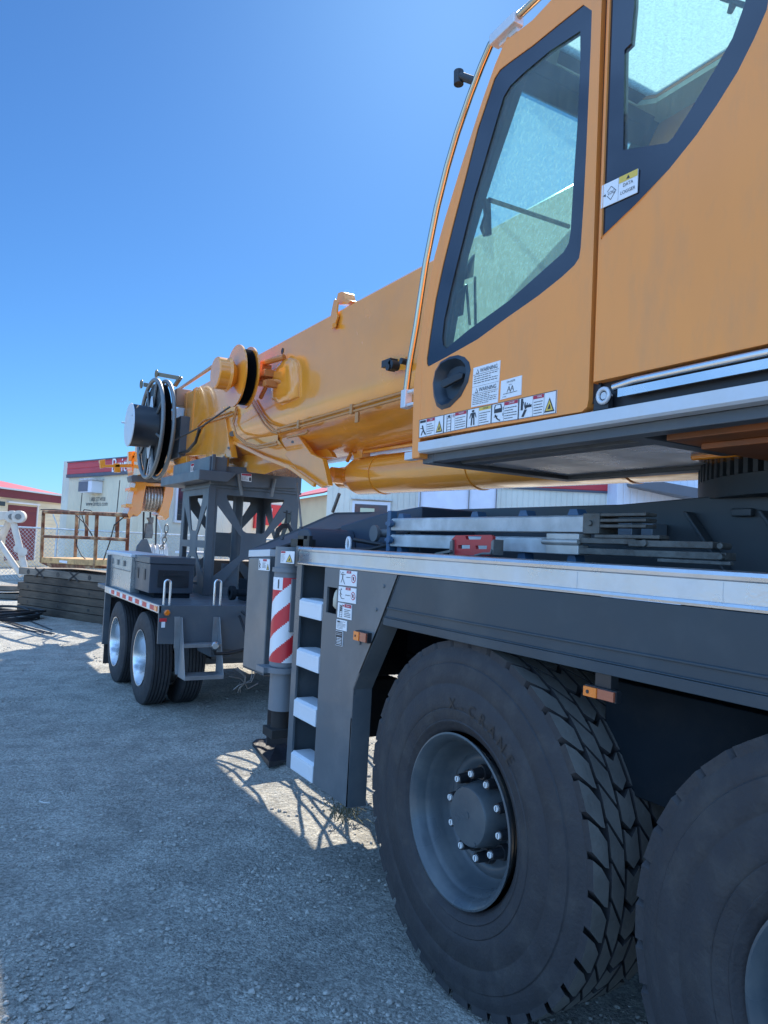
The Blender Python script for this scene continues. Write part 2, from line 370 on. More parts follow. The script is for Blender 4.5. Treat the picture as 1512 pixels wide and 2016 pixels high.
# ================================================================ SETTING
g = MB(); NX, NY = 90, 130
def gz(x, y):
    return GZ + .012 * math.sin(x * 1.3 + .5 * y) + .012 * math.sin(y * .9 + 1) * math.sin(x * .7) + .006 * math.sin(3.1 * x + 2.2 * y)
gv = []; xs = [-6 + 18 * i / NX for i in range(NX + 1)]; ys = [-4 + 26 * j / NY for j in range(NY + 1)]
for y in ys:
    for x in xs:
        e = min(1, max(0, min(x + 6, 12 - x, y + 4, 22 - y)) / 2.0)
        gv.append((x, y, GZ + (gz(x, y) - GZ) * e + random.uniform(-.004, .004) * e))
g.add(gv, [(j * (NX + 1) + i, j * (NX + 1) + i + 1, (j + 1) * (NX + 1) + i + 1, (j + 1) * (NX + 1) + i) for j in range(NY) for i in range(NX)])
B = 600
for (x0, x1, y0, y1) in ((-B, B, -B, -4), (-B, B, 22, B), (-B, -6, -4, 22), (12, B, -4, 22)):
    g.add([(x0, y0, GZ), (x1, y0, GZ), (x1, y1, GZ), (x0, y1, GZ)], [(0, 1, 2, 3)])
tag(g.build('ground', MGRAV, smooth=60), kind='structure')

# loose stones lying on the yard
g = MB()
ico = []
ph = (1 + 5 ** .5) / 2
for a in (-1, 1):
    for b in (-ph, ph): ico += [(a, b, 0), (0, a, b), (b, 0, a)]
ico = [Vector(v).normalized() for v in ico]
icof = []
for i in range(12):
    for j in range(i + 1, 12):
        for k in range(j + 1, 12):
            if all((ico[p] - ico[q]).length < 1.1 for p, q in ((i, j), (j, k), (i, k))): icof.append((i, j, k))
from mathutils import noise as mnoise
for _ in range(30000):
    d = 2.0 + 10 * random.random() ** 1.6; az = R(random.uniform(-2, 62)); x, y = d * math.sin(az), d * math.cos(az)
    if mnoise.noise(Vector((x * 1.7, y * 1.7, 0))) + .6 * mnoise.noise(Vector((x * 5, y * 5, 3))) < random.uniform(-.15, .35): continue
    s = random.choice((.003, .004, .005, .006, .008, .011)) * random.uniform(.7, 1.25)
    if random.random() < .006: s = .016
    th = random.random() * 6.28; c_, s_ = math.cos(th), math.sin(th); ax = random.uniform(.8, 1.5); az_ = random.uniform(.5, .8)
    z = gz(x, y) + s * .3
    vs_ = []
    for v in ico:
        vx, vy, vz = v.x * ax * random.uniform(.8, 1.2), v.y * random.uniform(.8, 1.2), v.z * az_
        vs_.append((x + s * (vx * c_ - vy * s_), y + s * (vx * s_ + vy * c_), z + s * vz))
    g.add(vs_, icof)
tag(g.build('gravel_stones', MSTONE), 'small loose grey stones scattered over the gravel yard', 'gravel', kind='stuff')

# ================================================================ labels helper
YV, ZV = Vector((0, -1, 0)), Vector((0, 0, 1))
def decal(parent, X, a, b, c, d, paint, name='warning_label', th=.003):
    """sheet on a plane X=const facing -X. a,b,c,d = pixel corners TL,TR,BR,BL (photo). paint(mb, Q) draws with Q(u,v)->point"""
    A, Bp, C, Dp = [U(*p, X=X) for p in (a, b, c, d)]
    def Q(u, v, lift=.001):
        p = (A * (1 - u) + Bp * u) * v + (Dp * (1 - u) + C * u) * (1 - v)
        return p + Vector((-lift, 0, 0))
    m = MB(); m.prism([Q(0, 0, 0), Q(1, 0, 0), Q(1, 1, 0), Q(0, 1, 0)], (th, 0, 0))
    paint(m, Q)
    return m.build(name, [MWHITE, MPRINT, MPRED, MPYEL], parent)
def rect(m, Q, u0, u1, v0, v1, mi, l=.001):
    m.mat(mi).add([Q(u0, v0, l), Q(u1, v0, l), Q(u1, v1, l), Q(u0, v1, l)], [(0, 1, 2, 3)])
def poly(m, Q, pts, mi, l=.001):
    m.mat(mi).add([Q(u, v, l) for u, v in pts], [tuple(range(len(pts)))])
def lines(m, Q, u0, u1, v0, v1, n, fill=.38, mi=1, seed=1):
    rr = random.Random(seed)
    for i in range(n):
        v = v1 - (v1 - v0) * (i + .5) / n; h = (v1 - v0) / n * fill / 2; u = u0
        end = u1 - (u1 - u0) * rr.choice((0, .02, .1, .3))
        while u < end:
            w_ = (u1 - u0) * rr.uniform(.05, .16); rect(m, Q, u, min(u + w_, end), v - h, v + h, mi); u += w_ + (u1 - u0) * .025
def qtext(m, Q, s, u, v, hgt, mi=1, l=.0015, squash=1.0, align='CENTER'):
    o = Q(u, v, l); ux = (Q(1, v, l) - Q(0, v, l)).normalized(); vx = (Q(u, 1, l) - Q(u, 0, l)); H_ = vx.length; vx = vx.normalized()
    m.mat(mi).text(s, o, ux, vx, hgt * H_, align, squash)
def tri(m, Q, u, v, w_, h, sym=True):
    poly(m, Q, [(u - w_, v - h), (u + w_, v - h), (u, v + h)], 1, .001); poly(m, Q, [(u - w_ * .74, v - h * .82), (u + w_ * .74, v - h * .82), (u, v + h * .66)], 3, .0016)
    if sym: poly(m, Q, [(u - w_ * .3, v - h * .6), (u + w_ * .3, v - h * .6), (u + w_ * .2, v - h * .1), (u, v + .1 * h), (u - w_ * .1, v - h * .2)], 1, .0022)
def seg(m, Q, pts, w_, mi=1):
    for (a, b) in zip(pts, pts[1:]):
        dx, dy = b[0] - a[0], b[1] - a[1]; L_ = math.hypot(dx, dy) or 1; nx, ny = -dy / L_ * w_ / 2, dx / L_ * w_ / 2
        poly(m, Q, [(a[0] + nx, a[1] + ny), (b[0] + nx, b[1] + ny), (b[0] - nx, b[1] - ny), (a[0] - nx, a[1] - ny)], mi)
def disc(m, Q, u, v, ru, rv, mi, l=.001, n=20): poly(m, Q, [(u + ru * math.cos(2 * math.pi * i / n), v + rv * math.sin(2 * math.pi * i / n)) for i in range(n)], mi, l)
def ban(m, Q, u, v, ru, rv):
    disc(m, Q, u, v, ru, rv, 2, .001); disc(m, Q, u, v, ru * .78, rv * .78, 0, .0014)
    seg(m, lambda a, b, l=.0018: Q(a, b, .0018), [(u - ru * .55, v + rv * .55), (u + ru * .55, v - rv * .55)], ru * .22, 2)
    poly(m, Q, [(u - ru * .3, v - rv * .4), (u + ru * .3, v - rv * .4), (u + ru * .35, v + rv * .3), (u, v + rv * .5), (u - ru * .35, v + rv * .2)], 1, .0016)
def person_fig(m, Q, u, v, h):
    w_ = h * .5; disc(m, Q, u, v + h * .42, w_ * .13, h * .075, 1); poly(m, Q, [(u - w_ * .18, v + h * .32), (u + w_ * .18, v + h * .32), (u + w_ * .13, v - h * .02), (u - w_ * .13, v - h * .02)], 1)
    seg(m, Q, [(u - w_ * .1, v), (u - w_ * .13, v - h * .48)], w_ * .12); seg(m, Q, [(u + w_ * .1, v), (u + w_ * .13, v - h * .48)], w_ * .12)
    seg(m, Q, [(u - w_ * .2, v + h * .3), (u - w_ * .32, v - h * .02)], w_ * .08); seg(m, Q, [(u + w_ * .2, v + h * .3), (u + w_ * .32, v - h * .02)], w_ * .08)

# ================================================================ WHEELS
def arc_text(m, txt, cx, r, x, a0, step, size):
    for i, ch in enumerate(txt):
        a = a0 + i * step
        up = Vector((0, math.cos(a), math.sin(a))); rt = Vector((0, -math.sin(a), math.cos(a)))
        if ch != ' ': m.text(ch, Vector(cx) + Vector((x, 0, 0)) + up * r, rt, up, size)
def crane_wheel(loc, parent):
    """axis along +X; loc = centre of the outer face plane"""
    wr = MB(); o = Vector(loc)
    MTREAD = P('tyre_tread', (.14, .132, .118), .75, 0, .2, 9, .25, 80, dirt=(.2, .19, .17), dscale=5, damt=.4)
    W = .41; r0_ = .620; rt = .657
    half = [(.035, .312), (.016, .330), (.012, .342), (.009, .344), (.006, .352), (.009, .356), (.004, .37), (.0, .395), (.003, .399), (.0, .403), (.0, .42), (.0, .485), (.003, .489), (.003, .494), (.001, .499), (.003, .53), (.008, .565), (.013, .569), (.012, .576), (.018, .60), (.026, .618), (.031, .630)]
    prof = half + [(.05, r0_), (W - .05, r0_)] + [(W - a, r) for a, r in reversed(half)]
    wr.lathe(half, o, (1, 0, 0), 96); wr.lathe([(W - a, r) for a, r in reversed(half)], o, (1, 0, 0), 96); wr.mat(2).lathe([(.031, .630), (.05, r0_), (W - .05, r0_), (W - .031, .630)], o, (1, 0, 0), 96).mat(0)
    wr.mat(1)
    # tread blocks: rows across the width, pitch round the circumference
    NP = 36; rows = [(.029, .092, .10), (.104, .160, .30), (.172, .229, .55), (.241, .300, .30), (.312, .381, .10)]
    for ri, (x0, x1, ph_) in enumerate(rows):
        for k in range(NP):
            da = 2 * math.pi / NP; a0 = k * da + ph_ * da; gap = .15 * da
            sk = (.55, .75, 0, -.75, -.55)[ri] * da
            ns = 3; top = []; bot = []
            U_ = [(0, 0), (1, 0), (1, .5), (1, 1), (0, 1), (0, .5)]
            if ri == 2: U_ = [(0, .0), (.5, .28), (1, .0), (1, .92), (.5, 1.2), (0, .92)]
            elif ri in (0, 4): U_ = [(0, .03), (.5, -.02), (1, .12), (1, .9), (.75, 1.0), (0, .97)]
            if ri in (3, 4) and ri != 2: pass
            for (uu_, vv_) in U_:
                u2 = uu_ if ri <= 2 else 1 - uu_
                x = x0 + (x1 - x0) * u2; a = a0 + gap / 2 + (da - gap) * vv_ + sk * uu_
                dr = 0.0
                if ri in (0, 4) and ((u2 < .1 and ri == 0) or (u2 > .9 and ri == 4)): dr = -.003
                top.append(o + Vector((x, math.cos(a) * (rt + dr), math.sin(a) * (rt + dr))))
                bot.append(o + Vector((x, math.cos(a) * (r0_ - .004 + dr), math.sin(a) * (r0_ - .004 + dr))))
            n = len(top)
            # split top into small facets to follow the curve
            c = sum(top, Vector()) / n; rc = Vector((0, c.y - o.y, c.z - o.z)); c = c + rc.normalized() * (rt - rc.length)
            wr.mat(1).add(top + [c], [(i, (i + 1) % n, n) for i in range(n)]); wr.mat(0).add(top + bot, [(i, n + i, n + (i + 1) % n, (i + 1) % n) for i in range(n)])
    whl = wr.build('tyre', [MRUBBER, MTREAD, P('tread_groove', (.012, .012, .012), .9)], parent, smooth=38)
    t = MB(); arc_text(t, 'X-CRANE', o, .415, -.0035, R(84), R(8.5), .060)
    t.build('tyre_lettering', P('tyre_letters', (.015, .015, .016), .5), whl)
    # rim with dished disc
    rp = [(.030, .296), (.012, .307), (.004, .310), (.002, .303), (.010, .292), (.018, .288), (.024, .280), (.055, .277), (.062, .272), (.078, .260), (.120, .256), (.128, .250), (.150, .244), (.162, .230), (.150, .216), (.144, .203), (.150, .188), (.160, .176), (.165, .165), (.165, .0)]
    m = MB(); m.lathe(rp, o, (1, 0, 0), 72); rim = m.build('rim', MRIM, parent, smooth=50)
    m = MB(); m.lathe([(.165, .128), (.110, .116), (.070, .110), (.062, .104), (.060, .0)], o, (1, 0, 0), 48)
    m.cyl(o + Vector((.058, .0, .005)), o + Vector((.064, 0, .005)), .012, 14); m.cyl(o + Vector((.058, -.05, -.085)), o + Vector((.064, -.05, -.085)), .007, 10)
    m.build('hub', MRIM, parent, smooth=40)
    for k in range(10):
        a = 2 * math.pi * k / 10 + .15; c = o + Vector((0, math.cos(a) * .150, math.sin(a) * .150)); m = MB()
        m.cyl(c + Vector((.165, 0, 0)), c + Vector((.138, 0, 0)), .031, 14, .028); m.cyl(c + Vector((.138, 0, 0)), c + Vector((.092, 0, 0)), .021, 14, .018)
        m.mat(1).cyl(c + Vector((.092, 0, 0)), c + Vector((.084, 0, 0)), .0115, 12)
        m.mat(0).box(c.x + .0830, c.x + .0845, c.y - .0015, c.y + .0015, c.z - .008, c.z + .008)
        m.build('wheel_nut', [MBLACK, MCAP], rim, smooth=40)

def copy_part_tree(objs, parent, off):
    for ob in objs:
        c = ob.copy(); COL.objects.link(c); c.parent = parent; c.location = ob.location + off
        for ch in list(ob.children): c2 = ch.copy(); COL.objects.link(c2); c2.parent = c

# ================================================================ MOBILE CRANE
CR_ = root('mobile_crane', (3.1, 1.5, GZ), 'orange and grey mobile crane with its boom lowered onto the grey wheeled dolly', 'mobile crane')
SX = 1.70
def fl(p, X=SX): return U(*p, X=X)
# wheels: a part of the crane each, with tyre, rim, hub below it
w1 = bpy.data.objects.new('wheel', None); COL.objects.link(w1); w1.parent = CR_; w1.location = Vector((SX, 2.225, .712)) - CR_.location; w1.empty_display_size = .1
def crane_wheel_part():
    me_parent = w1; crane_wheel((SX, 2.225, .712), me_parent)
crane_wheel_part()
for (x, y, flip) in ((SX, .765, 0), (SX, -.695, 0), (4.55, 2.225, 1), (4.55, .765, 1)):
    c = copy_tree(w1, CR_); c.location = Vector((x, y, .712)) - CR_.location
    if flip: c.rotation_euler = (0, 0, math.pi)
    else: c.rotation_euler = (R(13), 0, 0)
# chassis
m = MB()
m.box(2.45, 2.62, -4, 4.45, .95, 1.35); m.box(3.6, 3.77, -4, 4.45, .95, 1.35); m.box(2.62, 3.6, -4, 4.1, 1.22, 1.34)
m.box(2.2, 4.1, 3.75, 4.45, .95, 1.5)
for y in (2.18, .735, -.715): m.cyl((2.0, y, .70), (4.3, y, .70), .075, 16); m.box(2.95, 3.35, y - .2, y + .2, .52, .9); m.box(2.3, 2.44, y - .45, y + .45, 1.0, 1.12)
for y in (2.9, 1.45, .02): m.box(1.95, 2.45, y - .02, y + .02, 1.42, 1.585)
m.tube([(2.3, 3.6, 1.0), (2.25, 2.9, .95), (2.3, 1.5, 1.05), (2.28, .5, .98), (2.3, -1, 1.0)], .02)
m.tube([(2.36, 3.6, 1.1), (2.33, 2.6, 1.05), (2.36, 1.2, 1.13), (2.33, -1, 1.1)], .014)
m.box(1.95, 2.4, 1.15, 1.75, .95, 1.3); m.cyl((2.2, 1.1, 1.12), (2.2, 1.8, 1.12), .13, 18)
m.build('chassis', MGREYD, CR_, bevel=.006)
m = MB(); m.box(1.716, 4.60, -4.0, 3.74, 1.594, 1.664); m.build('deck', P('deck_plate', (.085, .10, .115), .5, 0, .15, 4, .3, 80), CR_, bevel=.004)
# aluminium edge rail with nose profile
m = MB(); prof = [(1.716, 1.590), (1.700, 1.590), (1.698, 1.597), (1.700, 1.604), (1.706, 1.606), (1.706, 1.660), (1.699, 1.664), (1.697, 1.674), (1.701, 1.684), (1.712, 1.688), (1.745, 1.686), (1.745, 1.672), (1.716, 1.668)]
y = 3.74; brk = [3.74, 1.52, 1.08, .2, -4]
m.prism([(x, 3.742, z) for x, z in prof], (0, -7.7, 0)); 
for yb in (1.66, 1.16): m.box(1.7045, 1.7062, yb, yb + .006, 1.608, 1.658)
m.build('deck_edge_rail', MALU, CR_, smooth=30)
m = MB(); m.box(1.706, 1.72, 3.742, 3.79, 1.575, 1.69); m.build('rail_end_cap', MGREY, CR_, bevel=.004)
# side skirt over the wheels
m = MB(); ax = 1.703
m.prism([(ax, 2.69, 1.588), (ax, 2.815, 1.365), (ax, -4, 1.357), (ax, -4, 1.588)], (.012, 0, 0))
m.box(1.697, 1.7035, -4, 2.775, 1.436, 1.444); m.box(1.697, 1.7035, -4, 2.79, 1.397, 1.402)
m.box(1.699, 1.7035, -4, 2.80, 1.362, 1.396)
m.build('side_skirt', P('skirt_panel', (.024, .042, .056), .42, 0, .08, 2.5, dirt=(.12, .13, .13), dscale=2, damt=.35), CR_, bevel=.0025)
# ladder housing
m = MB()
X0 = SX
pan = [fl(p) for p in [(640.7, 1112), (787, 1131), (785.1, 1134), (767, 1181), (749.2, 1228.9), (722, 1293), (696.1, 1357.3), (689, 1470), (683.1, 1590), (615.7, 1542.1), (625, 1400), (634, 1250)]]
pan[0].z = 1.588; pan[1] = Vector((SX, 2.69, 1.588)); pan[0].y = 3.40; pan[9].y = 3.41; pan[10].y = 3.405; pan[11].y = 3.403
hole = [fl(p) for p in [(643.5, 1155), (663, 1159), (660.5, 1208), (640.5, 1201)]]
hole = [Vector((SX, 3.365, 1.492)), Vector((SX, 3.255, 1.492)), Vector((SX, 3.255, 1.362)), Vector((SX, 3.365, 1.362))]
m.plate(pan, [hole], (.012, 0, 0))
rr_ = [Vector((SX, 2.69, 1.588)), Vector((SX, 2.823, 1.363)), Vector((SX, 3.037, 1.035)), Vector((SX, 3.042, .487))]
for a, b in zip(rr_, rr_[1:]):
    m.prism([a + Vector((.0, .001, 0)), b + Vector((.0, .001, 0)), b + Vector((0, .013, 0)), a + Vector((0, .013, 0))], (.10, 0, 0))
m.box(1.712, 1.80, 3.04, 3.40, .487, .497)
m.box(SX, SX + .012, 3.685, 3.748, .487, 1.588); m.box(SX + .012, 1.96, 3.733, 3.748, .52, 1.588)
m.box(1.712, 1.96, 3.396, 3.408, .5, 1.588); m.box(1.95, 1.96, 3.41, 3.735, .5, 1.588)
m.build('ladder_housing', MGREY, CR_, bevel=.003)
m = MB(); m.box(1.712, 1.79, 3.25, 3.37, 1.355, 1.5)
pk = MB(); pk.box(1.765, 1.775, 3.245, 3.375, 1.35, 1.50); pk.box(1.712, 1.765, 3.366, 3.372, 1.36, 1.49); pk.box(1.712, 1.765, 3.248, 3.254, 1.36, 1.49)
hd = pk.build('grab_recess', MBLACK, CR_)
m = MB(); m.lathe([(0, .0), (.002, .018), (.02, .026), (.05, .029), (.085, .026), (.10, .012), (.102, 0)], (1.735, 3.292, 1.482), (0, .15, -1), 18); m.build('cup', P('pale_cup', (.55, .52, .42), .5), hd, smooth=50)
for zt in (1.408, 1.14, .87, .588):
    m = MB(); z0 = zt - .095; m.box(SX - .004, SX + .012, 3.412, 3.683, z0, zt - .012)
    m.prism([(SX - .004, 3.412, zt - .012), (SX + .012, 3.412, zt), (SX + .11, 3.412, zt), (SX + .11, 3.412, zt - .012)], (0, .271, 0))
    m.box(SX - .0055, SX - .0035, 3.43, 3.665, z0 + .008, z0 + .011); m.box(SX - .0055, SX - .0035, 3.43, 3.665, zt - .026, zt - .022)
    m.build('ladder_step', MSTEPW, CR_, bevel=.003)
def marker(Y0, Y1, z0, z1, X=SX, brac=False):
    m = MB(); m.box(X - .022, X, Y1, Y0, z0, z1); mid = Y0 - (Y0 - Y1) * .45
    m.mat(1).box(X - .030, X - .022, Y1 + .004, mid, z0 + .003, z1 - .003); m.mat(2).box(X - .034, X - .022, mid, Y0 - .004, z0 + .003, z1 - .003)
    m.mat(0).cyl((X - .034, Y0 - .022, (z0 + z1) / 2), (X - .036, Y0 - .022, (z0 + z1) / 2), .006, 10)
    if brac: m.box(X - .012, X + .02, Y1 + .03, Y0 - .03, z1, z1 + .06)
    return m.build('marker_lamp', [MBLACK, MAMBD, MAMBER], CR_, bevel=.002)
marker(3.01, 2.895, 1.268, 1.315)
a_, b_ = U(1162, 1346, X=1.72), U(1223, 1387, X=1.72); marker(a_.y, b_.y, b_.z + .003, a_.z, 1.72, True)
for (px_, py_) in ((756, 1154), (741, 1200), (709, 1266)):
    c = U(px_, py_, X=SX); m = MB(); m.cyl(c, c + Vector((-.006, 0, 0)), .009, 12, .007); m.build('panel_screw', MGREY, CR_, smooth=40)
# labels on the housing
def L_arms(m, Q):
    rect(m, Q, .42, .68, .82, .98, 2); qtext(m, Q, 'DANGER', .55, .9, .11, 0, squash=.8); lines(m, Q, .42, .66, .5, .62, 1); ban(m, Q, .83, .5, .13, .28)
    disc(m, Q, .2, .84, .03, .05, 1); seg(m, Q, [(.06, .72), (.36, .72)], .035); seg(m, Q, [(.2, .76), (.2, .48)], .05); seg(m, Q, [(.2, .5), (.12, .18)], .03); seg(m, Q, [(.2, .5), (.34, .08)], .03); seg(m, Q, [(.04, .9), (.12, .74)], .02)
def L_bend(m, Q):
    rect(m, Q, .42, .7, .82, .99, 2); qtext(m, Q, 'DANGER', .56, .9, .11, 0, squash=.8); lines(m, Q, .42, .7, .42, .54, 1); ban(m, Q, .85, .48, .12, .27)
    seg(m, Q, [(.06, .78), (.14, .7), (.12, .45), (.2, .22), (.38, .22)], .035); seg(m, Q, [(.12, .6), (.22, .45)], .03); disc(m, Q, .17, .82, .03, .05, 1)
def L_lad(m, Q):
    rect(m, Q, .5, .98, .76, .98, 2); qtext(m, Q, 'WARNING', .74, .87, .12, 0, squash=.9); lines(m, Q, .5, .95, .1, .66, 5)
    seg(m, Q, [(.16, .05), (.16, .92)], .02); seg(m, Q, [(.34, .05), (.34, .92)], .02)
    for k in range(6): seg(m, Q, [(.16, .1 + .14 * k), (.34, .1 + .14 * k)], .02)
    disc(m, Q, .25, .8, .05, .06, 1); seg(m, Q, [(.25, .75), (.25, .45)], .09); disc(m, Q, .42, .85, .05, .06, 2)
def z2(x, y): return (640 + x / 10.607, 1100 + y / 10.607)
LH = bpy.data.objects['ladder_housing']
decal(LH, SX - .003, z2(310, 232), z2(668, 268), z2(652, 584), z2(290, 548), L_arms)
decal(LH, SX - .003, z2(285, 572), z2(650, 625), z2(636, 944), z2(268, 885), L_bend)
decal(LH, SX - .003, z2(270, 908), z2(556, 968), z2(545, 1284), z2(252, 1222), L_lad)
def L_plate(m, Q): lines(m, Q, .1, .9, .1, .9, 7, .3); rect(m, Q, .1, .35, .75, .88, 1)
decal(LH, SX - .003, z2(240, 1258), z2(452, 1300), z2(446, 1518), z2(228, 1470), L_plate, 'rating_plate')
def L_dark(m, Q):
    rect(m, Q, .04, .96, .03, .97, 1)
    for i in range(5): rect(m, Q, .2, .9, .12 + .1 * i, .16 + .1 * i, 0, .002)
    rect(m, Q, .12, .9, .74, .76, 0, .002); rect(m, Q, .12, .9, .84, .86, 0, .002)
decal(LH, SX - .003, z2(225, 1495), z2(370, 1522), z2(355, 1835), z2(212, 1800), L_dark, 'rating_plate')

# rear box behind the outrigger
m = MB(); Y0, Y1 = 4.50, 4.152
m.prism([(SX, Y1, .905), (SX, Y0, .90), (SX, Y0, 1.60), (SX, Y1, 1.615)], (.10, 0, 0))
m.prism([(SX, Y1, .905), (SX + .10, Y1, .90), (SX + .10, Y0, .88), (SX, Y0, .90)], (0, 0, .02))
m.box(1.85, 2.35, 4.25, 4.48, 1.05, 1.60); rb = m.build('rear_housing', MGREY, CR_, bevel=.008, seg=3)
m = MB(); m.prism([(SX - .003, Y1 - .002, 1.617), (SX - .003, Y0 + .002, 1.602), (SX - .003, Y0 + .002, 1.645), (SX - .003, Y1 - .002, 1.66)], (.105, 0, 0)); m.build('housing_cap', MALUP, CR_, bevel=.003)
def L_hand(m, Q):
    rect(m, Q, .4, .75, .8, .98, 2); lines(m, Q, .36, .68, .2, .7, 5); tri(m, Q, .85, .35, .12, .28); seg(m, Q, [(.08, .1), (.08, .85)], .05); seg(m, Q, [(.1, .6), (.2, .5), (.1, .35), (.22, .2)], .05)
decal(rb, SX - .004, (510, 1100), (531, 1101), (530.5, 1124), (508.5, 1122), L_hand)
# sloping cover rising from the corner to the raised middle of the carrier
MCOVER = P('cover_grey', (.085, .09, .10), .6, 0, .06, 4, dirt=(.2, .19, .18), damt=.3, spec=.25)
m = MB()
A = Vector((1.70, 4.50, 1.648)); Bq = Vector((1.70, 4.152, 1.664)); C = Vector((2.30, 4.152, 1.86)); D = Vector((2.30, 4.50, 1.93)); C2 = Vector((2.62, 4.152, 1.95)); D2 = Vector((2.62, 4.50, 1.955))
m.prism([A, D, D2, C2, C, Bq], (0, 0, -.014))
m.add([A + Vector((0, 0, -.02)), D + Vector((0, 0, -.02)), D2 + Vector((0, 0, -.02)), D2 - Vector((0, 0, .4)), A - Vector((0, 0, .4))], [(0, 1, 2, 3, 4)])
m.cyl(A.lerp(D, .3) + Vector((0, -.1, -.01)), A.lerp(D, .3) + Vector((0, -.1, .012)), .012, 10); m.cyl(A.lerp(D, .55) + Vector((0, -.05, -.01)), A.lerp(D, .55) + Vector((0, -.05, .012)), .012, 10)
m.build('rear_cover', MCOVER, CR_, bevel=.003)
# raised dark middle body
m = MB()
m.prism([(2.5, -3, 1.664), (2.5, -3, 1.985), (2.5, 1.3, 1.985), (2.5, 1.8, 1.958), (2.5, 2.2, 1.94), (2.5, 4.14, 1.945), (2.5, 4.14, 1.664)], (1.4, 0, 0))
for y in (1.85, 1.55, 1.3, 1.05): m.prism([(2.497, y, 1.90), (2.497, y - .02, 1.90), (2.497, y - .2, 1.67), (2.497, y - .18, 1.67)], (-.05, 0, 0))
m.box(2.47, 2.5, 1.58, 1.66, 1.88, 1.91); m.build('centre_frame', P('centre_dark', (.052, .066, .076), .45, 0, .12, 4, dirt=(.12, .12, .11), damt=.35), CR_, bevel=.006)
# curved hood and hose reel at the corner
m = MB(); pr = []
for k in range(9):
    a = R(90 - 11 * k); pr.append((3.98 - .0 - 0, 0, 0))
cur = [(4.10, 1.66), (4.10, 1.74), (4.07, 1.785), (4.02, 1.81), (3.80, 1.845), (3.60, 1.875), (3.60, 1.664)]
m.prism([(1.84, y, z) for y, z in [(4.10, 1.665), (4.10, 1.72), (4.085, 1.765), (4.05, 1.79), (3.98, 1.80), (3.93, 1.795), (3.90, 1.77), (3.88, 1.70), (3.88, 1.665)]], (.30, 0, 0))
m.prism([(2.14, 4.12, 1.665), (2.14, 4.10, 1.83), (2.14, 3.6, 1.90), (2.14, 3.2, 1.93), (2.14, 3.2, 1.665)], (.36, 0, 0))
m.build('winch_hood', P('hood_blue', (.035, .05, .075), .45, 0, .05, spec=.3), CR_, bevel=.012, seg=3)
m = MB(); m.box(1.80, 1.83, 3.80, 4.08, 1.665, 1.73); m.box(1.78, 1.80, 3.78, 3.81, 1.665, 1.75); m.box(1.80, 1.86, 3.9, 3.98, 1.665, 1.75)
m.tube([(2.05, 3.75, 1.74), (2.12, 3.55, 1.72), (2.1, 3.42, 1.70), (2.2, 3.4, 1.78)], .012); m.tube([(1.95, 3.75, 1.68), (2.02, 3.5, 1.69), (2.06, 3.38, 1.72), (2.15, 3.3, 1.8)], .010); m.build('hoses', MHOSE, CR_)
a_ = U(735, 1050, X=2.02); m = MB(); m.cyl(a_, a_ + Vector((.02, 0, 0)), .045, 28); m.cyl(a_ + Vector((.02, 0, 0)), a_ + Vector((.15, -.12, .02)), .022, 16); m.build('roller_disc', MTOWER, CR_, smooth=40)
c = U(686, 1071, X=1.74); m = MB(); ring = [c + Vector((0, math.cos(t_) * .018, math.sin(t_) * .032)) for t_ in [2 * math.pi * k / 20 for k in range(20)]]
m.tube(ring, .0075, 8, True); m.box(c.x - .006, c.x + .006, c.y - .024, c.y + .024, 1.686, c.z - .024); m.build('lifting_eye', MALUP, CR_)
# outrigger jack with red and white tape
JX, JY = 1.742, 3.95
m = MB(); m.cyl((JX, JY, 1.0), (JX, JY, 1.68), .084, 40); m.cyl((JX, JY, 1.535), (JX, JY, 1.56), .096, 40); m.cyl((JX, JY, .75), (JX, JY, 1.0), .076, 32)
m.cyl((JX, JY, .965), (JX, JY, .995), .108, 32); m.box(JX - .13, JX - .02, JY - .02, JY + .10, .965, .993); 
m.box(JX - .02, JX + .4, JY - .1, JY + .1, 1.2, 1.5); pass
jk = m.build('outrigger_jack', P('jack_grey', (.16, .175, .19), .4, 0, .08, 5), CR_, smooth=35)
m = MB(); m.cyl((JX, JY, .63), (JX, JY, .76), .055, 24); m.box(JX - .08, JX + .08, JY - .07, JY + .07, .60, .65); m.build('jack_foot', P('foot_dark', (.03, .027, .025), .8, .2, .3, 12), jk, bevel=.004)
m = MB(); NA = 24; zz0, zz1 = 1.025, 1.505; rJ = .0865
for i in range(NA):
    aa = [R(150) + R(150) * k / NA for k in (i, i + 1)]
    # diagonal bands: colour follows arc length + height
    steps = 160
    last = None; zs = zz0
    for j in range(steps + 1):
        z = zz0 + (zz1 - zz0) * j / steps; am = (aa[0] + aa[1]) / 2; s_ = am * rJ * .95
        kcol = int(math.floor((z - s_ * .9 + .055 + 5) / .105)) % 2
        if am < R(222) and z > 1.43: kcol = 0
        if last is None: last = kcol
        if kcol != last or j == steps:
            m.mat(last).add([(JX + rJ * math.cos(aa[0]), JY + rJ * math.sin(aa[0]), zs), (JX + rJ * math.cos(aa[1]), JY + rJ * math.sin(aa[1]), zs), (JX + rJ * math.cos(aa[1]), JY + rJ * math.sin(aa[1]), z), (JX + rJ * math.cos(aa[0]), JY + rJ * math.sin(aa[0]), z)], [(0, 1, 2, 3)])
            zs = z; last = kcol
m.build('warning_tape', [MWHITE, MSTRR], jk, smooth=60)
m = MB(); an = R(207); nrm = Vector((math.cos(an), math.sin(an), 0)); tg = Vector((math.sin(an), -math.cos(an), 0)); tg = -tg if tg.y > 0 else tg
m.text('1', Vector((JX, JY, 1.465)) + nrm * .089, tg, ZV, .075); m.build('number', MPRINT, jk)
def L_crush(m, Q): rect(m, Q, .02, .35, .82, .98, 2); lines(m, Q, .04, .34, .1, .74, 7, .25); tri(m, Q, .68, .42, .26, .34)
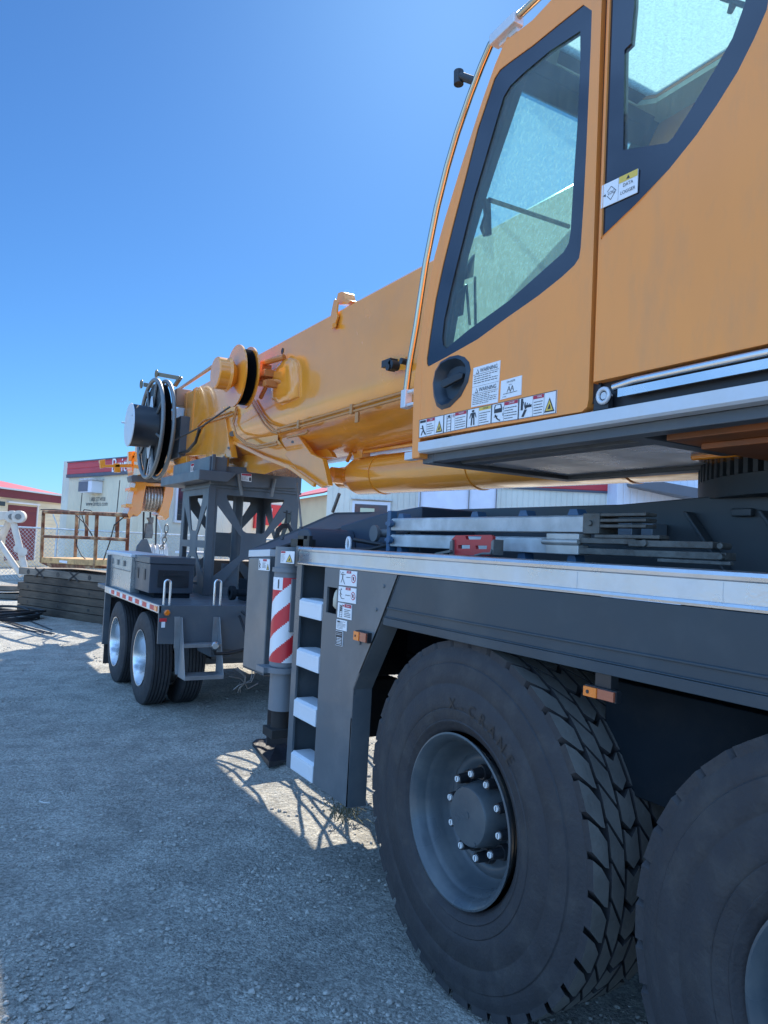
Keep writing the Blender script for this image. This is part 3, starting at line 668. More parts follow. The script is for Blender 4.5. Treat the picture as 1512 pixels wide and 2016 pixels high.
A_ = decal(jk, JX - .09, (553.5, 1084.5), (579.5, 1085.5), (578, 1110), (552, 1108), L_crush)
# --- turntable and superstructure base
m = MB(); TC = (3.2, 1.26)
m.cyl((TC[0], TC[1], 1.95), (TC[0], TC[1], 2.025), .865, 72)
for k in range(110):
    a = 2 * math.pi * k / 110; d = Vector((math.cos(a), math.sin(a), 0)); c = Vector((TC[0], TC[1], 0)) + d * .84
    m.bar(c + Vector((0, 0, 2.026)), c + Vector((0, 0, 2.165)), .024, .05, up=d)
m.cyl((TC[0], TC[1], 2.03), (TC[0], TC[1], 2.18), .835, 72); m.build('slewing_ring', P('ring_dark', (.03, .042, .052), .5, .2, .2, 8), CR_, smooth=30)
m = MB()
m.box(2.25, 4.0, -2.0, 2.0, 2.20, 2.32); m.box(2.55, 2.70, -2.2, 2.0, 2.32, 3.0); m.box(3.8, 3.95, -2.2, 2.0, 2.32, 3.0)
m.prism([(2.1, 1.62, 2.10), (2.1, 1.62, 2.22), (2.75, 2.0, 2.22), (2.75, 2.0, 2.10)], (.0, -.12, 0)); m.box(2.35, 2.75, 1.1, 1.75, 2.08, 2.2)
m.cyl((2.2, 1.45, 2.13), (2.5, 1.45, 2.13), .05, 16); m.build('slewing_platform', MORANGE, CR_, bevel=.01)
# --- luffing cylinder
m = MB(); a_, b_ = Vector((3.22, 6.02, 2.345)), Vector((3.22, 1.35, 2.27)); dd = (b_ - a_).normalized()
def cp(t): return a_.lerp(b_, t)
m.cyl(cp(.045), cp(.97), .168, 48); m.cyl(cp(.015), cp(.045), .13, 40, .168); m.cyl(cp(-.035), cp(.015), .10, 32)
for t in (.13, .415, .7): m.cyl(cp(t), cp(t + .006), .175, 48)
m.cyl((3.02, 6.02, 2.345), (3.42, 6.02, 2.345), .075, 24)
m.build('lift_cylinder', MORANGE, CR_, smooth=35)
m = MB(); p0 = Vector((3.14, 5.75, 2.50)); m.cyl(p0, p0 + Vector((0, -.10, 0)), .045, 14); m.box(3.1, 3.18, 5.6, 5.7, 2.48, 2.55); m.tube([p0, p0 + Vector((0, .12, .06)), p0 + Vector((0, .2, -.02))], .018)
m.tube([(3.12, 5.6, 2.53), (3.1, 4.5, 2.515), (3.1, 2, 2.48)], .014); m.build('cylinder_valve', MORANGE, CR_, smooth=40)
# --- boom
def boom_sec(x0, zt, xc=3.25, hw=.55, fold=2.985, zb=2.53):
    pts = [(xc - hw, zt), (xc - hw, fold)]
    for k in range(1, 10):
        a = R(180 + 10 * k); pts.append((xc + hw * math.cos(a), fold + (fold - zb) * math.sin(a)))
    pts += [(2 * xc - x, z) for x, z in reversed(pts[:-1])]
    pts = [(xc - hw + .025, zt), ] + [(xc - hw, zt - .025)] + pts[1:-1] + [(xc + hw, zt - .025), (xc + hw - .025, zt)]
    return pts
m = MB(); s0 = boom_sec(0, 3.665); n = len(s0)
m.prism([(x, -2.5, z) for x, z in s0], (0, 12.35, 0)); m.build('boom', MORANGE, CR_, smooth=28)
m = MB(); s1 = boom_sec(0, 3.58, hw=.47, fold=3.0, zb=2.60); m.prism([(x, 9.85, z) for x, z in s1], (0, 1.6, 0)); s2 = boom_sec(0, 3.50, hw=.40, fold=3.0, zb=2.68); m.prism([(x, 11.45, z) for x, z in s2], (0, 1.4, 0)); m.build('telescopic_section', MORANGE, CR_, smooth=28)
m = MB(); so = boom_sec(0, 3.675, hw=.56, zb=2.50)
m.prism([(x, 9.45, z) for x, z in so], (0, .06, 0)); m.prism([(x, 9.80, z) for x, z in so], (0, .08, 0)); m.build('boom_collar', MORANGE, CR_, smooth=28)
# bracket under the boom: cheek plates and struts traced on their own planes
def bpl(pts, X, th, name='boom_bracket', bev=.006):
    m = MB(); m.prism([U(*p, X=X) for p in pts], (th, 0, 0)); return m.build(name, MORANGE, CR_, bevel=bev)
bpl([(548, 801), (556, 822), (590, 862), (612, 893), (634, 903), (640, 925), (646, 955), (632, 960), (618, 952), (585, 925), (560, 895), (547, 866)], 2.80, .05)
bpl([(560, 830), (600, 845), (650, 890), (655, 900), (620, 900)], 2.98, .05)
# flared saddle plate running from the collar down to the cylinder pin
m = MB()
q = [U(*p, X=2.74) for p in [(428, 815), (455, 868), (520, 900), (573, 921), (620, 955)]]
for a, b in zip(q, q[1:]): m.bar(a, b, .03, .035)
m.build('saddle_flange', MORANGE, CR_, bevel=.004)
m = MB()
m.add([U(440, 800, X=2.675), U(470, 800, X=2.68), U(548, 801, X=2.72), U(547, 866, X=2.78), U(618, 952, X=2.85), U(520, 897, X=2.78), U(458, 866, X=2.74)], [(0, 1, 2, 3, 6), (3, 4, 5, 6)])
m.prism([U(*p, X=2.672) for p in [(352, 862), (372, 850), (440, 800), (450, 870), (455, 900), (430, 905), (417, 896), (370, 897), (358, 915)]], (.08, 0, 0))
m.prism([U(*p, X=2.66) for p in [(406, 890), (418, 888), (420, 905), (415, 920), (408, 921), (404, 910)]], (.06, 0, 0))
m.prism([U(*p, X=2.66) for p in [(432, 892), (442, 893), (440, 925), (430, 915)]], (.06, 0, 0))
m.prism([U(*p, X=2.86) for p in [(440, 893), (520, 897), (575, 918), (540, 926), (520, 934), (490, 930), (460, 915), (440, 912)]], (.45, 0, 0))
m.prism([U(*p, X=2.62) for p in [(340, 900), (366, 897), (368, 918), (362, 930), (352, 925), (342, 912)]], (.05, 0, 0))
m.build('boom_saddle', MORANGE, CR_, bevel=.008)
m = MB()
m.cyl(U(457, 854, X=2.70), U(457, 854, X=2.73), .03, 20)
for p in ((450, 882), (441, 900), (362, 912), (576, 870)): m.cyl(U(*p, X=2.655), U(*p, X=2.68), .014, 12)
m.build('boom_pins', MSTEEL, CR_, smooth=40)
# pipes along the boom
m = MB()
for dz in (0, -.036): m.tube([(2.69, 6.55, 2.79 + dz), (2.69, 4.2, 2.79 + dz), (2.69, 1.0, 2.79 + dz)], .012)
m.tube([(2.71, 6.35, 2.69), (2.71, 5.95, 2.685), (2.71, 5.9, 2.70)], .012)
for y in (6.05, 5.05, 3.9): m.box(2.672, 2.70, y - .02, y + .02, 2.735, 2.81)
m.box(2.685, 2.70, 4.95, 5.0, 2.66, 2.74)
pth = [(494, 790), (508, 815), (520, 835), (535, 850), (547, 853)]
for o_ in (0, 6): m.tube([U(x + o_, y - o_ * .4, X=2.68) for x, y in pth], .011)
pth = [(465, 800), (458, 830), (465, 855), (485, 872), (505, 878), (545, 870)]
for o_ in (0, 5): m.tube([U(x + o_ * .3, y + o_, X=2.67) for x, y in pth], .010)
pth = [(388, 848), (390, 838), (400, 828), (440, 815), (455, 810)]
for o_ in (0, 5): m.tube([U(x + o_, y + o_, X=2.66) for x, y in pth], .010)
m.build('hydraulic_pipes', P('pipe_bronze', (.55, .25, .08), .35, .2), CR_, smooth=60)
m = MB(); m.tube([U(x, y, X=2.5) for x, y in [(488, 778), (445, 806), (400, 838), (345, 866)]], .010); m.tube([U(x, y, X=2.6) for x, y in [(393, 845), (385, 870), (370, 888), (352, 893)]], .02)
m.box(*[v for v in (0, 0, 0, 0, 0, 0)]) if False else None
m.build('boom_cables', MHOSE, CR_, smooth=60)
# folded guard sheet on the boom side, lifting lug, camera pod
m = MB(); gp = [(535, 728), (549, 728), (553, 716), (562, 708), (575, 704), (584, 708), (589, 722), (590, 782), (575, 790), (556, 797), (540, 790)]
bk = [U(*p, X=2.70) for p in gp]; c_ = sum(bk, Vector()) / len(bk); fr_ = [c_.lerp(p, .72) + Vector((-.055, 0, .01)) for p in bk]; n = len(bk)
loops_ = [bk] + [[c_.lerp(p, f_) + Vector((-d_, 0, 0)) for p in bk] for f_, d_ in ((.99, .012), (.95, .028), (.87, .042), (.72, .052), (.5, .058), (.25, .06))]
vv_ = [p for l in loops_ for p in l]; k_ = len(loops_)
m.add(vv_, [(j * n + i, j * n + (i + 1) % n, (j + 1) * n + (i + 1) % n, (j + 1) * n + i) for j in range(k_ - 1) for i in range(n)] + [tuple(range((k_ - 1) * n, k_ * n))])
m.build('guard_sheet', MORANGE, CR_, smooth=80)
m = MB(); s_ = U(665, 612, X=2.70)
def lz(p, X=2.69): return U(*p, X=X)
m.prism([lz(p) for p in [(653, 640), (656, 616), (661, 592), (664, 590), (668, 594), (666, 615), (668, 624), (662, 645), (656, 648)]], (-.02, 0, 0))
m.prism([lz(p, 2.72) for p in [(662, 592), (665, 577), (672, 574), (677, 575), (680, 588), (692, 592), (684, 598), (668, 600)]], (.10, 0, 0))
m.cyl(lz((658, 640), 2.70), lz((658, 640), 2.655), .02, 14); m.build('lifting_lug', MORANGE, CR_, bevel=.004)
m = MB(); m.prism([U(*p, X=2.66) for p in [(750, 706), (775, 701), (798, 702), (798, 728), (775, 729)]], (.04, 0, 0)); m.build('pod_bracket', MORANGE, CR_, bevel=.003)
m = MB(); a_ = U(768, 718, X=2.6); m.cyl(a_, a_ + Vector((.06, 0, 0)), .035, 20); m.cyl(a_ + Vector((-.01, .02, -.015)), a_ + Vector((.05, .02, -.015)), .025, 16); m.box(a_.x, a_.x + .06, a_.y, a_.y + .12, a_.z - .0, a_.z + .05); m.cyl(a_ + Vector((0, -.14, .0)), a_ + Vector((.05, -.14, .0)), .022, 14); m.build('boom_camera', MBLACK, CR_, smooth=40)
c = U(556, 691, X=2.698); m = MB(); m.cyl(c, c + Vector((-.002, 0, 0)), .03, 16); m.build('side_hole', MHOSE, CR_)
# small orange reel
def reel(cx, cy, cz, r, x0, x1, fl_th, matf, matd, name, drumr):
    m = MB(); m.lathe([(0, 0), (0, r), (fl_th, r), (fl_th, drumr), (x1 - x0 - fl_th, drumr), (x1 - x0 - fl_th, r), (x1 - x0, r), (x1 - x0, 0)], (x0, cy, cz), (1, 0, 0), 64)
    o = m.build(name, matf, CR_, smooth=30)
    m = MB(); k = 7; w_ = (x1 - x0 - 2 * fl_th) / k
    for i in range(k): m.lathe([(w_ * i, drumr + .01), (w_ * (i + .5), r * .90 if matd else r * .9), (w_ * (i + 1), drumr + .01)], (x0 + fl_th, cy, cz), (1, 0, 0), 48)
    m.build('wound_cable', MHOSE, o, smooth=60); return o
ry, rz = 6.92, 3.315
SR = reel(0, ry, rz, .305, 2.36, 2.50, .016, MORANGE, None, 'cable_reel', .15)
m = MB(); m.lathe([(0, 0), (0, .145), (.012, .155), (.105, .155), (.13, .17), (.20, .10)], (2.16, ry, rz), (1, 0, 0), 40); m.build('spring_drum', MORANGE, SR, smooth=30)
m = MB(); m.box(2.50, 2.70, ry - .06, ry + .06, rz - .05, rz + .05); m.box(2.55, 2.70, ry - .3, ry - .16, rz - .02, rz + .05)
m.box(2.52, 2.70, ry - .42, ry - .34, rz - .14, rz - .08); m.tube([(2.60, ry - .1, rz + .15), (2.58, ry - .3, rz + .12), (2.66, ry - .5, rz + .14)], .03); m.tube([(2.6, ry - .1, rz - .2), (2.6, ry - .3, rz - .06), (2.66, ry - .5, rz - .1)], .022)
m.box(2.56, 2.66, ry - .2, ry - .05, rz - .05, rz + .12); m.build('reel_bracket', P('bracket_burnt', (.55, .18, .04), .45), SR, bevel=.006)
# large grey hose reel near the end of the main section
BX, BY, BZ, BR = 2.42, 10.2, 3.165, .665
m = MB()
for x_ in (2.34, 2.48):
    ring = [(x_, BY + BR * math.cos(2 * math.pi * k / 56), BZ + BR * math.sin(2 * math.pi * k / 56)) for k in range(56)]
    m.tube(ring, .028, 8, True)
    for k in range(8):
        a = 2 * math.pi * k / 8 + .3; m.tube([(x_, BY + .2 * math.cos(a), BZ + .2 * math.sin(a)), (x_, BY + BR * math.cos(a), BZ + BR * math.sin(a))], .018, 6)
BG = m.build('hose_reel', P('reel_grey', (.17, .185, .19), .4, .3), CR_, smooth=60)
m = MB()
for i in range(6): m.lathe([(.02 * i, .2), (.02 * (i + .5), .62), (.02 * (i + 1), .2)], (2.35, BY, BZ), (1, 0, 0), 48)
m.build('wound_hose', MHOSE, BG, smooth=60)
m = MB(); m.lathe([(0, 0), (0, .285), (.01, .29), (.012, .29)], (2.03, BY - .12, BZ), (1, 0, 0), 48)
m.cyl((2.02, BY - .3, BZ + .1), (2.03, BY - .3, BZ + .1), .012); m.cyl((1.99, BY + .16, BZ + .06), (2.03, BY + .16, BZ + .06), .012)
dm = m.build('drum_cover', MALUP, BG, smooth=40)
m = MB(); m.lathe([(.012, .282), (.30, .272), (.34, .30), (.40, .30)], (2.03, BY - .12, BZ), (1, 0, 0), 48); m.build('reel_drum', MBLACK, BG, smooth=40)
m = MB()
for (s1_, a1) in ((1, 0), (-1, 0)):
    m.prism([(2.30, BY - .12 - .10, BZ + s1_ * .24), (2.30, BY - .12 + .10, BZ + s1_ * .24), (2.30, BY - .12 + .03, BZ + s1_ * .42), (2.30, BY - .12 - .03, BZ + s1_ * .42)], (.012, 0, 0))
m.build('reel_plate', MALUP, BG, bevel=.004)
m = MB(); sp = [(2.33 + .018 * math.cos(k * 1.2), BY - .2 + .018 * math.sin(k * 1.2), BZ - .40 - .0022 * k) for k in range(110)]; m.tube(sp, .004, 5)
m.tube([(2.33, BY - .12, BZ - .38), (2.33, BY + .02, BZ - .68)], .008); m.build('spring', MALUP, BG, smooth=60)
m = MB()
def spanner(a, b):
    a, b = Vector(a), Vector(b); m.bar(a, b, .03, .055); d = (a - b).normalized(); c = a + d * .035
    m.tube([c + Vector((0, .05 * math.cos(t_), .05 * math.sin(t_))) for t_ in [2 * math.pi * k / 18 for k in range(18)]], .014, 6, True)
a1, b1 = U(312, 737, X=2.55), U(356, 744, X=2.72); a1.y = min(a1.y, 11.2); spanner(U(312, 737, X=2.5), U(356, 745, X=2.75)); spanner(U(283, 757, X=2.3), U(310, 762, X=2.5))
m.bar(U(356, 742, X=2.75), U(344, 760, X=2.7), .06, .03); m.build('guide_rollers', P('arm_olive', (.16, .15, .10), .5), CR_, bevel=.003)
m = MB(); m.tube([U(350, 768, X=2.9), U(418, 722, X=2.62)], .022); m.tube([U(360, 772, X=2.9), U(388, 776, X=2.8)], .045, 14); m.box(2.6, 3.0, 9.95, 10.15, 3.5, 3.72); m.build('boom_top_fittings', P('fitting_bronze', (.50, .26, .14), .4), CR_, smooth=40)
m = MB(); m.box(2.58, 2.72, 9.6, 10.2, 2.75, 3.3); m.build('reel_mount', MTOWER, CR_, bevel=.01)
# --- boom head
HY = 13.3
m = MB(); HX = 3.22
m.prism([U(*p, Y=HY) for p in [(268, 945), (289, 949), (278, 1010), (270, 1017), (262, 1013), (255, 1022), (251, 1012), (258, 996), (262, 975)]], (0, .5, 0))
m.prism([U(*p, Y=HY) for p in [(327, 951), (343, 948), (341, 975), (333, 1005), (333, 1018), (326, 1024), (322, 1017), (312, 1013), (320, 990)]], (0, .5, 0))
m.prism([U(*p, Y=HY) for p in [(286, 950), (330, 952), (330, 958), (287, 957)]], (0, .5, 0))
for (x, y) in ((258, 964), (250, 996)): p = U(x, y, Y=HY - .05); m.box(p.x - .06, p.x + .06, p.y - .2, p.y + .2, p.z - .03, p.z + .03)
m.prism([U(*p, Y=HY + .3) for p in [(262, 890), (278, 888), (282, 905), (280, 940), (262, 940), (258, 905)]], (0, .4, 0))
m.prism([U(*p, Y=HY + .3) for p in [(253, 889), (266, 888), (266, 905), (253, 908)]], (0, .1, 0))
m.prism([U(*p, Y=HY + .3) for p in [(196, 906), (207, 904), (208, 920), (198, 922)]], (0, .1, 0))
m.prism([U(*p, Y=HY + .3) for p in [(207, 915), (262, 913), (262, 920), (207, 920)]], (0, .08, 0))
m.prism([U(*p, Y=HY + .3) for p in [(224, 912), (236, 912), (238, 930), (226, 930)]], (0, .1, 0))
m.box(2.85, 3.65, 12.8, 13.5, 2.75, 3.45)
m.build('boom_head', MORANGE, CR_, bevel=.008)
m = MB(); p1, p2 = U(262, 940, Y=HY - .05), U(352, 944, Y=HY - .05); m.prism([U(*p, Y=HY - .1) for p in [(258, 938), (262, 935), (285, 936), (288, 933), (330, 936), (352, 941), (350, 951), (310, 949), (260, 948)]], (0, .35, 0)); m.build('head_crossbar', MTOWER, CR_, bevel=.008)
sh = MB(); c0 = U(300, 982, Y=HY + .25); w_ = (U(318, 982, Y=HY).x - U(281, 982, Y=HY).x)
for i in range(6):
    x0 = c0.x - w_ / 2 + w_ * i / 6; sh.lathe([(0, .05), (0, .235), (.008, .24), (w_ / 12, .205), (w_ / 6 - .008, .24), (w_ / 6, .235), (w_ / 6, .05)], (x0, c0.y, c0.z), (1, 0, 0), 36)
sh.build('sheaves', P('sheave_metal', (.55, .52, .48), .3, .7, .2, 20), CR_, smooth=35)

# ================================================================ CAB (part of the crane)
KX = 1.75
def kz(p): v = U(*p, X=KX); return Vector((KX, v.y, v.z))
def zc1(x, y): return (880 + x / 4.582, 40 + y / 4.582)
def zc2(x, y): return (860 + x / 5.04, 340 + y / 5.04)
line_ = [kz(p) for p in [(821, 863), (832.5, 700), (845, 625), (860, 546), (878, 469), (907.6, 346), (950, 206), (976, 134), (998, 79), (1048, 40)]]
line_ += [Vector((KX, 1.93, 3.70)), Vector((KX, 1.69, 3.735))]
door_out = [Vector((KX, 2.655, 2.183))] + line_[1:] + [Vector((KX, 1.683, 2.21)), Vector((KX, 1.688, 2.186)), Vector((KX, 1.71, 2.174))]
bord_px = [zc2(-110, 1900), zc2(-112, 1780), (848, 660), (860, 590), zc2(50, 910), zc2(170, 350), zc2(255, 20), zc1(170, 1130), zc1(290, 880), zc1(410, 560), zc1(450, 480), zc1(500, 410), zc1(700, 270)]
bord_px = [(843, 722), (840, 716), (840, 705), (846, 662), (857, 590), (872, 520), (892, 440), (915, 352), (940, 253), (966, 175), (973, 154), (984, 137), (1003, 122), (1050, 88), (1100, 47), (1148, 9)]
brd = [kz(p) for p in bord_px] + [Vector((KX, 1.765, 3.53)), ] + [kz(p) for p in [(1166, 6), (1163, 90), (1154, 300), (1149, 400), (1143, 490), (1140, 508), (1131, 522), (1105, 546), (1060, 582), (1000, 624), (940, 668), (880, 702)]]
brd = [kz(p) for p in bord_px] + [Vector((KX, U(1166, 1, X=KX).y, 3.535))] + [kz(p) for p in [(1163, 90), (1154, 300), (1149, 400), (1143, 490), (1140, 508), (1131, 522), (1105, 546), (1060, 582), (1000, 624), (940, 668), (880, 702)]]
inn = [kz(p) for p in [(877, 686), (871, 680), (869, 665), (873, 630), (884, 578), (898, 520), (915, 452), (932, 385), (952, 318), (976, 236), (990, 190), (1003, 168), (1030, 142), (1080, 100), (1141, 60), (1141, 130), (1135, 250), (1128, 350), (1122, 455), (1118, 478), (1108, 496), (1090, 512), (1000, 592), (920, 650)]]
hp = [(886, 702), (902, 699), (915, 703), (924, 713), (927, 728), (922, 752), (908, 780), (886, 802), (870, 807), (860, 800), (854, 780), (852, 755), (857, 730), (868, 712)]
hh_ = [kz(p) for p in hp]; hc_ = sum(hh_, Vector()) / len(hh_); hh_ = [hc_.lerp(p, .9) for p in hh_]
DR = MB(); DR.plate(door_out, [brd, hh_], (.035, 0, 0)); door = DR.build('door', MCABO, CR_, bevel=.006, seg=3)
m = MB(); m.plate([p + Vector((.0035, 0, 0)) for p in brd], [[p + Vector((.0035, 0, 0)) for p in inn]], (.02, 0, 0)); m.build('window_border', MFRIT, door)
m = MB(); m.prism([p + Vector((.008, 0, 0)) for p in inn], (.004, 0, 0)); m.build('door_glass', GDOOR, door)
# front pillar strip
left = [kz(p) for p in [(810, 888), (812, 760), (834, 606), (853, 504), (874, 428), (905, 327), (948, 194), (972, 126), (997, 68)]]
m = MB(); gap_ = Vector((0, .006, 0))
strip = [Vector((KX, 2.72, 2.10))] + left[1:] + [p + gap_ for p in reversed(line_[1:9])] + [Vector((KX, 2.662, 2.10))]
m.prism([p + Vector((.004, 0, 0)) for p in strip], (.08, 0, 0)); m.build('front_pillar', MCABO, CR_, bevel=.006)
# rear side panel with big quarter window
def zc3(x, y): return (1100 + x / 3.67, y / 3.67)
RY = U(1165, 700, X=KX).y - .014
qo = [kz(zc3(*p)) for p in [(292, 1725), (560, 1480), (800, 1230), (1000, 980), (1150, 760), (1300, 520), (1420, 280), (1512, 70)]]
qo = [Vector((KX, RY - .012, qo[0].z))] + qo[1:] + [Vector((KX, 1.03, 3.60)), Vector((KX, RY - .012, 3.66))]
qi = [kz(zc3(*p)) for p in [(460, 1080), (560, 1065), (780, 1030), (820, 990), (940, 800), (1050, 620), (1150, 450), (1250, 270), (1340, 20)]]
qi = [kz(zc3(465, 700))] + qi + [Vector((KX, 1.135, 3.57)), Vector((KX, U(1247, 0, X=KX).y, 3.57)), kz((1247, 10)), kz((1240, 85)), kz((1228, 97))]
m = MB(); m.plate([Vector((KX, RY, 2.262)), Vector((KX, RY, 3.735)), Vector((KX, -.6, 3.76)), Vector((KX, -.6, 2.262))], [qo], (.035, 0, 0)); sp_ = m.build('side_panel', MCABO, CR_, bevel=.004)
m = MB(); m.plate([p + Vector((.0035, 0, 0)) for p in qo], [[p + Vector((.0035, 0, 0)) for p in qi]], (.02, 0, 0)); m.build('window_border', MFRIT, sp_)
m = MB(); m.prism([p + Vector((.008, 0, 0)) for p in qi], (.004, 0, 0)); m.build('quarter_glass', GDOOR, sp_)
m = MB(); m.box(KX + .02, KX + .03, RY - .01, 1.70, 2.2, 3.72); m.build('door_seal', MBLACK, CR_)
# windscreen, far side, roof, floor
fr_pts = [(2.72, 2.10), (2.725, 2.38), (2.70, 2.62)] + [(p.y, p.z) for p in left[3:]]
m = MB()
for (y0, z0), (y1, z1) in zip(fr_pts, fr_pts[1:]):
    pass
def front_strip(mb, x0, x1, k0, k1, th=.03):
    pts = fr_pts[k0:k1 + 1]
    loop = [(x0, y, z) for y, z in pts] + [(x0, y - th, z) for y, z in reversed(pts)]
    mb.prism(loop, (x1 - x0, 0, 0))
front_strip(m, 1.834, 1.87, 0, len(fr_pts) - 1, .10); front_strip(m, 2.57, 2.65, 0, len(fr_pts) - 1, .08)
m.box(1.87, 2.57, 2.67, 2.715, 2.10, 2.22)
yt, zt_ = fr_pts[-1]; m.prism([(1.87, yt, zt_), (1.87, fr_pts[-2][0], fr_pts[-2][1]), (1.87, fr_pts[-2][0] - .08, fr_pts[-2][1] - .02), (1.87, yt - .1, zt_)], (.70, 0, 0))
hz = U(1083, 193, Y=2.32).z
m.prism([(1.87, 2.36, hz), (1.87, 2.27, 3.60), (1.87, 2.19, 3.67), (1.87, 2.15, 3.66), (1.87, 2.22, 3.56), (1.87, 2.30, hz)], (.70, 0, 0))
m.build('windscreen_frame', MDARK, CR_, bevel=.005)
m = MB(); gp_ = [(2.70, 2.22)] + [(y - .012, z) for y, z in fr_pts[1:-1]]
for (y0, z0), (y1, z1) in zip(gp_, gp_[1:]): m.add([(1.87, y0, z0), (2.57, y0, z0), (2.57, y1, z1), (1.87, y1, z1)], [(0, 1, 2, 3)])
m.build('windscreen', GFRONT, CR_, smooth=60)
m = MB(); FX = 2.65
farhole = [Vector((FX, 2.45, 2.75)), Vector((FX, 2.22, 3.45)), Vector((FX, .3, 3.5)), Vector((FX, .1, 2.75)), Vector((FX, 1.4, 2.7))]
faro = [Vector((FX, y, z)) for y, z in fr_pts] + [Vector((FX, 1.69, 3.735)), Vector((FX, -.6, 3.76)), Vector((FX, -.6, 2.10))]
m.plate(faro, [farhole], (-.03, 0, 0)); m.build('far_side_panel', MCABO, CR_)
m = MB(); m.prism([p + Vector((-.012, 0, 0)) for p in farhole], (.004, 0, 0)); m.build('far_glass', GFRONT, CR_)
def rz_(y): return 3.70 + (1.9 - y) * .03
rho = [Vector((1.79, 2.175, 3.68)), Vector((2.62, 2.175, 3.68)), Vector((2.62, -.6, 3.74)), Vector((1.79, -.6, 3.74))]
rhi = [Vector((1.92, 2.06, 3.682)), Vector((1.97, 2.13, 3.681)), Vector((2.44, 2.13, 3.681)), Vector((2.49, 2.07, 3.682)), Vector((2.49, .45, 3.717)), Vector((1.92, .45, 3.717))]
m = MB(); m.plate(rho, [rhi], (0, 0, .03)); m.mat(1).plate([p - Vector((0, 0, .025)) for p in rho], [[p - Vector((0, 0, .025)) for p in rhi]], (0, 0, .022)); m.build('roof', [MCABO, MCREAM], CR_)
m = MB()
for k_, w_ in enumerate((.11, .05, .07, .04)): m.box(2.0, 2.0 + w_, 1.98 - .022 * k_, 1.99 - .022 * k_, 3.676, 3.6775)
m.build('hatch_marking', MPRINT, CR_)
m = MB(); m.prism([p + Vector((0, 0, .012)) for p in rhi], (0, 0, .004)); m.build('roof_glass', GROOF, CR_)
m = MB(); m.box(1.78, 2.62, -.55, 2.66, 2.13, 2.17); m.box(1.79, 2.62, -.6, -.56, 2.13, 3.73); m.build('cab_floor', MDARK, CR_)
# interior fittings
m = MB(); a_, b_ = U(960, 393, X=1.99), U(1112, 442, X=2.4); m.tube([U(962, 393, Y=2.36), U(1120, 446, Y=2.36)], .010, 8); m.tube([U(925, 640, Y=2.55), U(918, 560, Y=2.5)], .006); m.tube([U(936, 640, Y=2.5), U(935, 545, Y=2.5)], .006)
m.build('crossbar', MBLACK, CR_, smooth=50)
m = MB()
def ip(px_, py_, Y_): return U(px_, py_, Y=Y_)
m.prism([ip(*p, 2.40) for p in [(955, 390), (966, 392), (967, 420), (968, 462), (957, 463), (950, 445), (958, 420)]], (0, .02, 0))
m.prism([ip(*p, 2.42) for p in [(952, 205), (975, 230), (985, 215), (966, 330), (955, 395), (945, 400), (962, 300), (975, 245)]], (0, .02, 0))
m.prism([ip(*p, 2.52) for p in [(922, 520), (935, 500), (932, 545), (920, 548)]], (0, .02, 0)); m.prism([ip(*p, 2.52) for p in [(893, 650), (905, 575), (918, 560), (912, 620), (905, 622), (909, 585), (900, 600)]], (0, .02, 0))
m.build('instrument_arm', MBLACK, CR_)
m = MB(); m.box(2.0, 2.42, .55, 1.05, 2.45, 2.58); m.prism([(2.0, .55, 2.58), (2.0, .72, 2.6), (2.0, .50, 3.2), (2.0, .38, 3.2)], (.42, 0, 0)); m.box(2.1, 2.32, .38, .48, 3.24, 3.42); m.box(1.92, 1.99, .7, 1.3, 2.6, 2.75); m.box(2.05, 2.37, .6, 1.0, 2.17, 2.45); m.build('operator_seat', MBLACK, CR_, bevel=.03, seg=3)
m = MB(); m.tube([U(1243, 0, X=2.0), U(1240, 45, X=2.0), U(1238, 82, X=2.0)], .012); m.cyl(U(1443, 8, X=1.85), U(1436, 26, X=1.85), .012, 12, .008); m.tube([U(1420, -5, X=1.85), U(1470, 12, X=1.85)], .008); m.build('interior_handles', MBLACK, CR_, smooth=50)
# door handle recess
hp = [(886, 702), (902, 699), (915, 703), (924, 713), (927, 728), (922, 752), (908, 780), (886, 802), (870, 807), (860, 800), (854, 780), (852, 755), (857, 730), (868, 712)]
m = MB(); o1 = [kz(p) for p in hp]; cc = sum(o1, Vector()) / len(o1); o2 = [cc.lerp(p, .86) for p in o1]; o3 = [cc.lerp(p, .62) + Vector((.032, 0, 0)) for p in o1]; n = len(o1)
for p in o1: p.x -= .001
for p in o2: p.x -= .009
m.add(o1 + o2 + o3, [(i, (i + 1) % n, n + (i + 1) % n, n + i) for i in range(n)] + [(n + i, n + (i + 1) % n, 2 * n + (i + 1) % n, 2 * n + i) for i in range(n)] + [tuple(range(2 * n, 3 * n))])
hdl = m.build('handle_bezel', P('handle_navy', (.018, .030, .045), .35), door, smooth=45)
m = MB(); m.prism([kz(p) + Vector((-.006, 0, 0)) for p in [(868, 760), (872, 748), (906, 733), (913, 735), (911, 745), (874, 764)]], (.018, 0, 0)); m.build('handle_grip', MBLACK, hdl, bevel=.004)
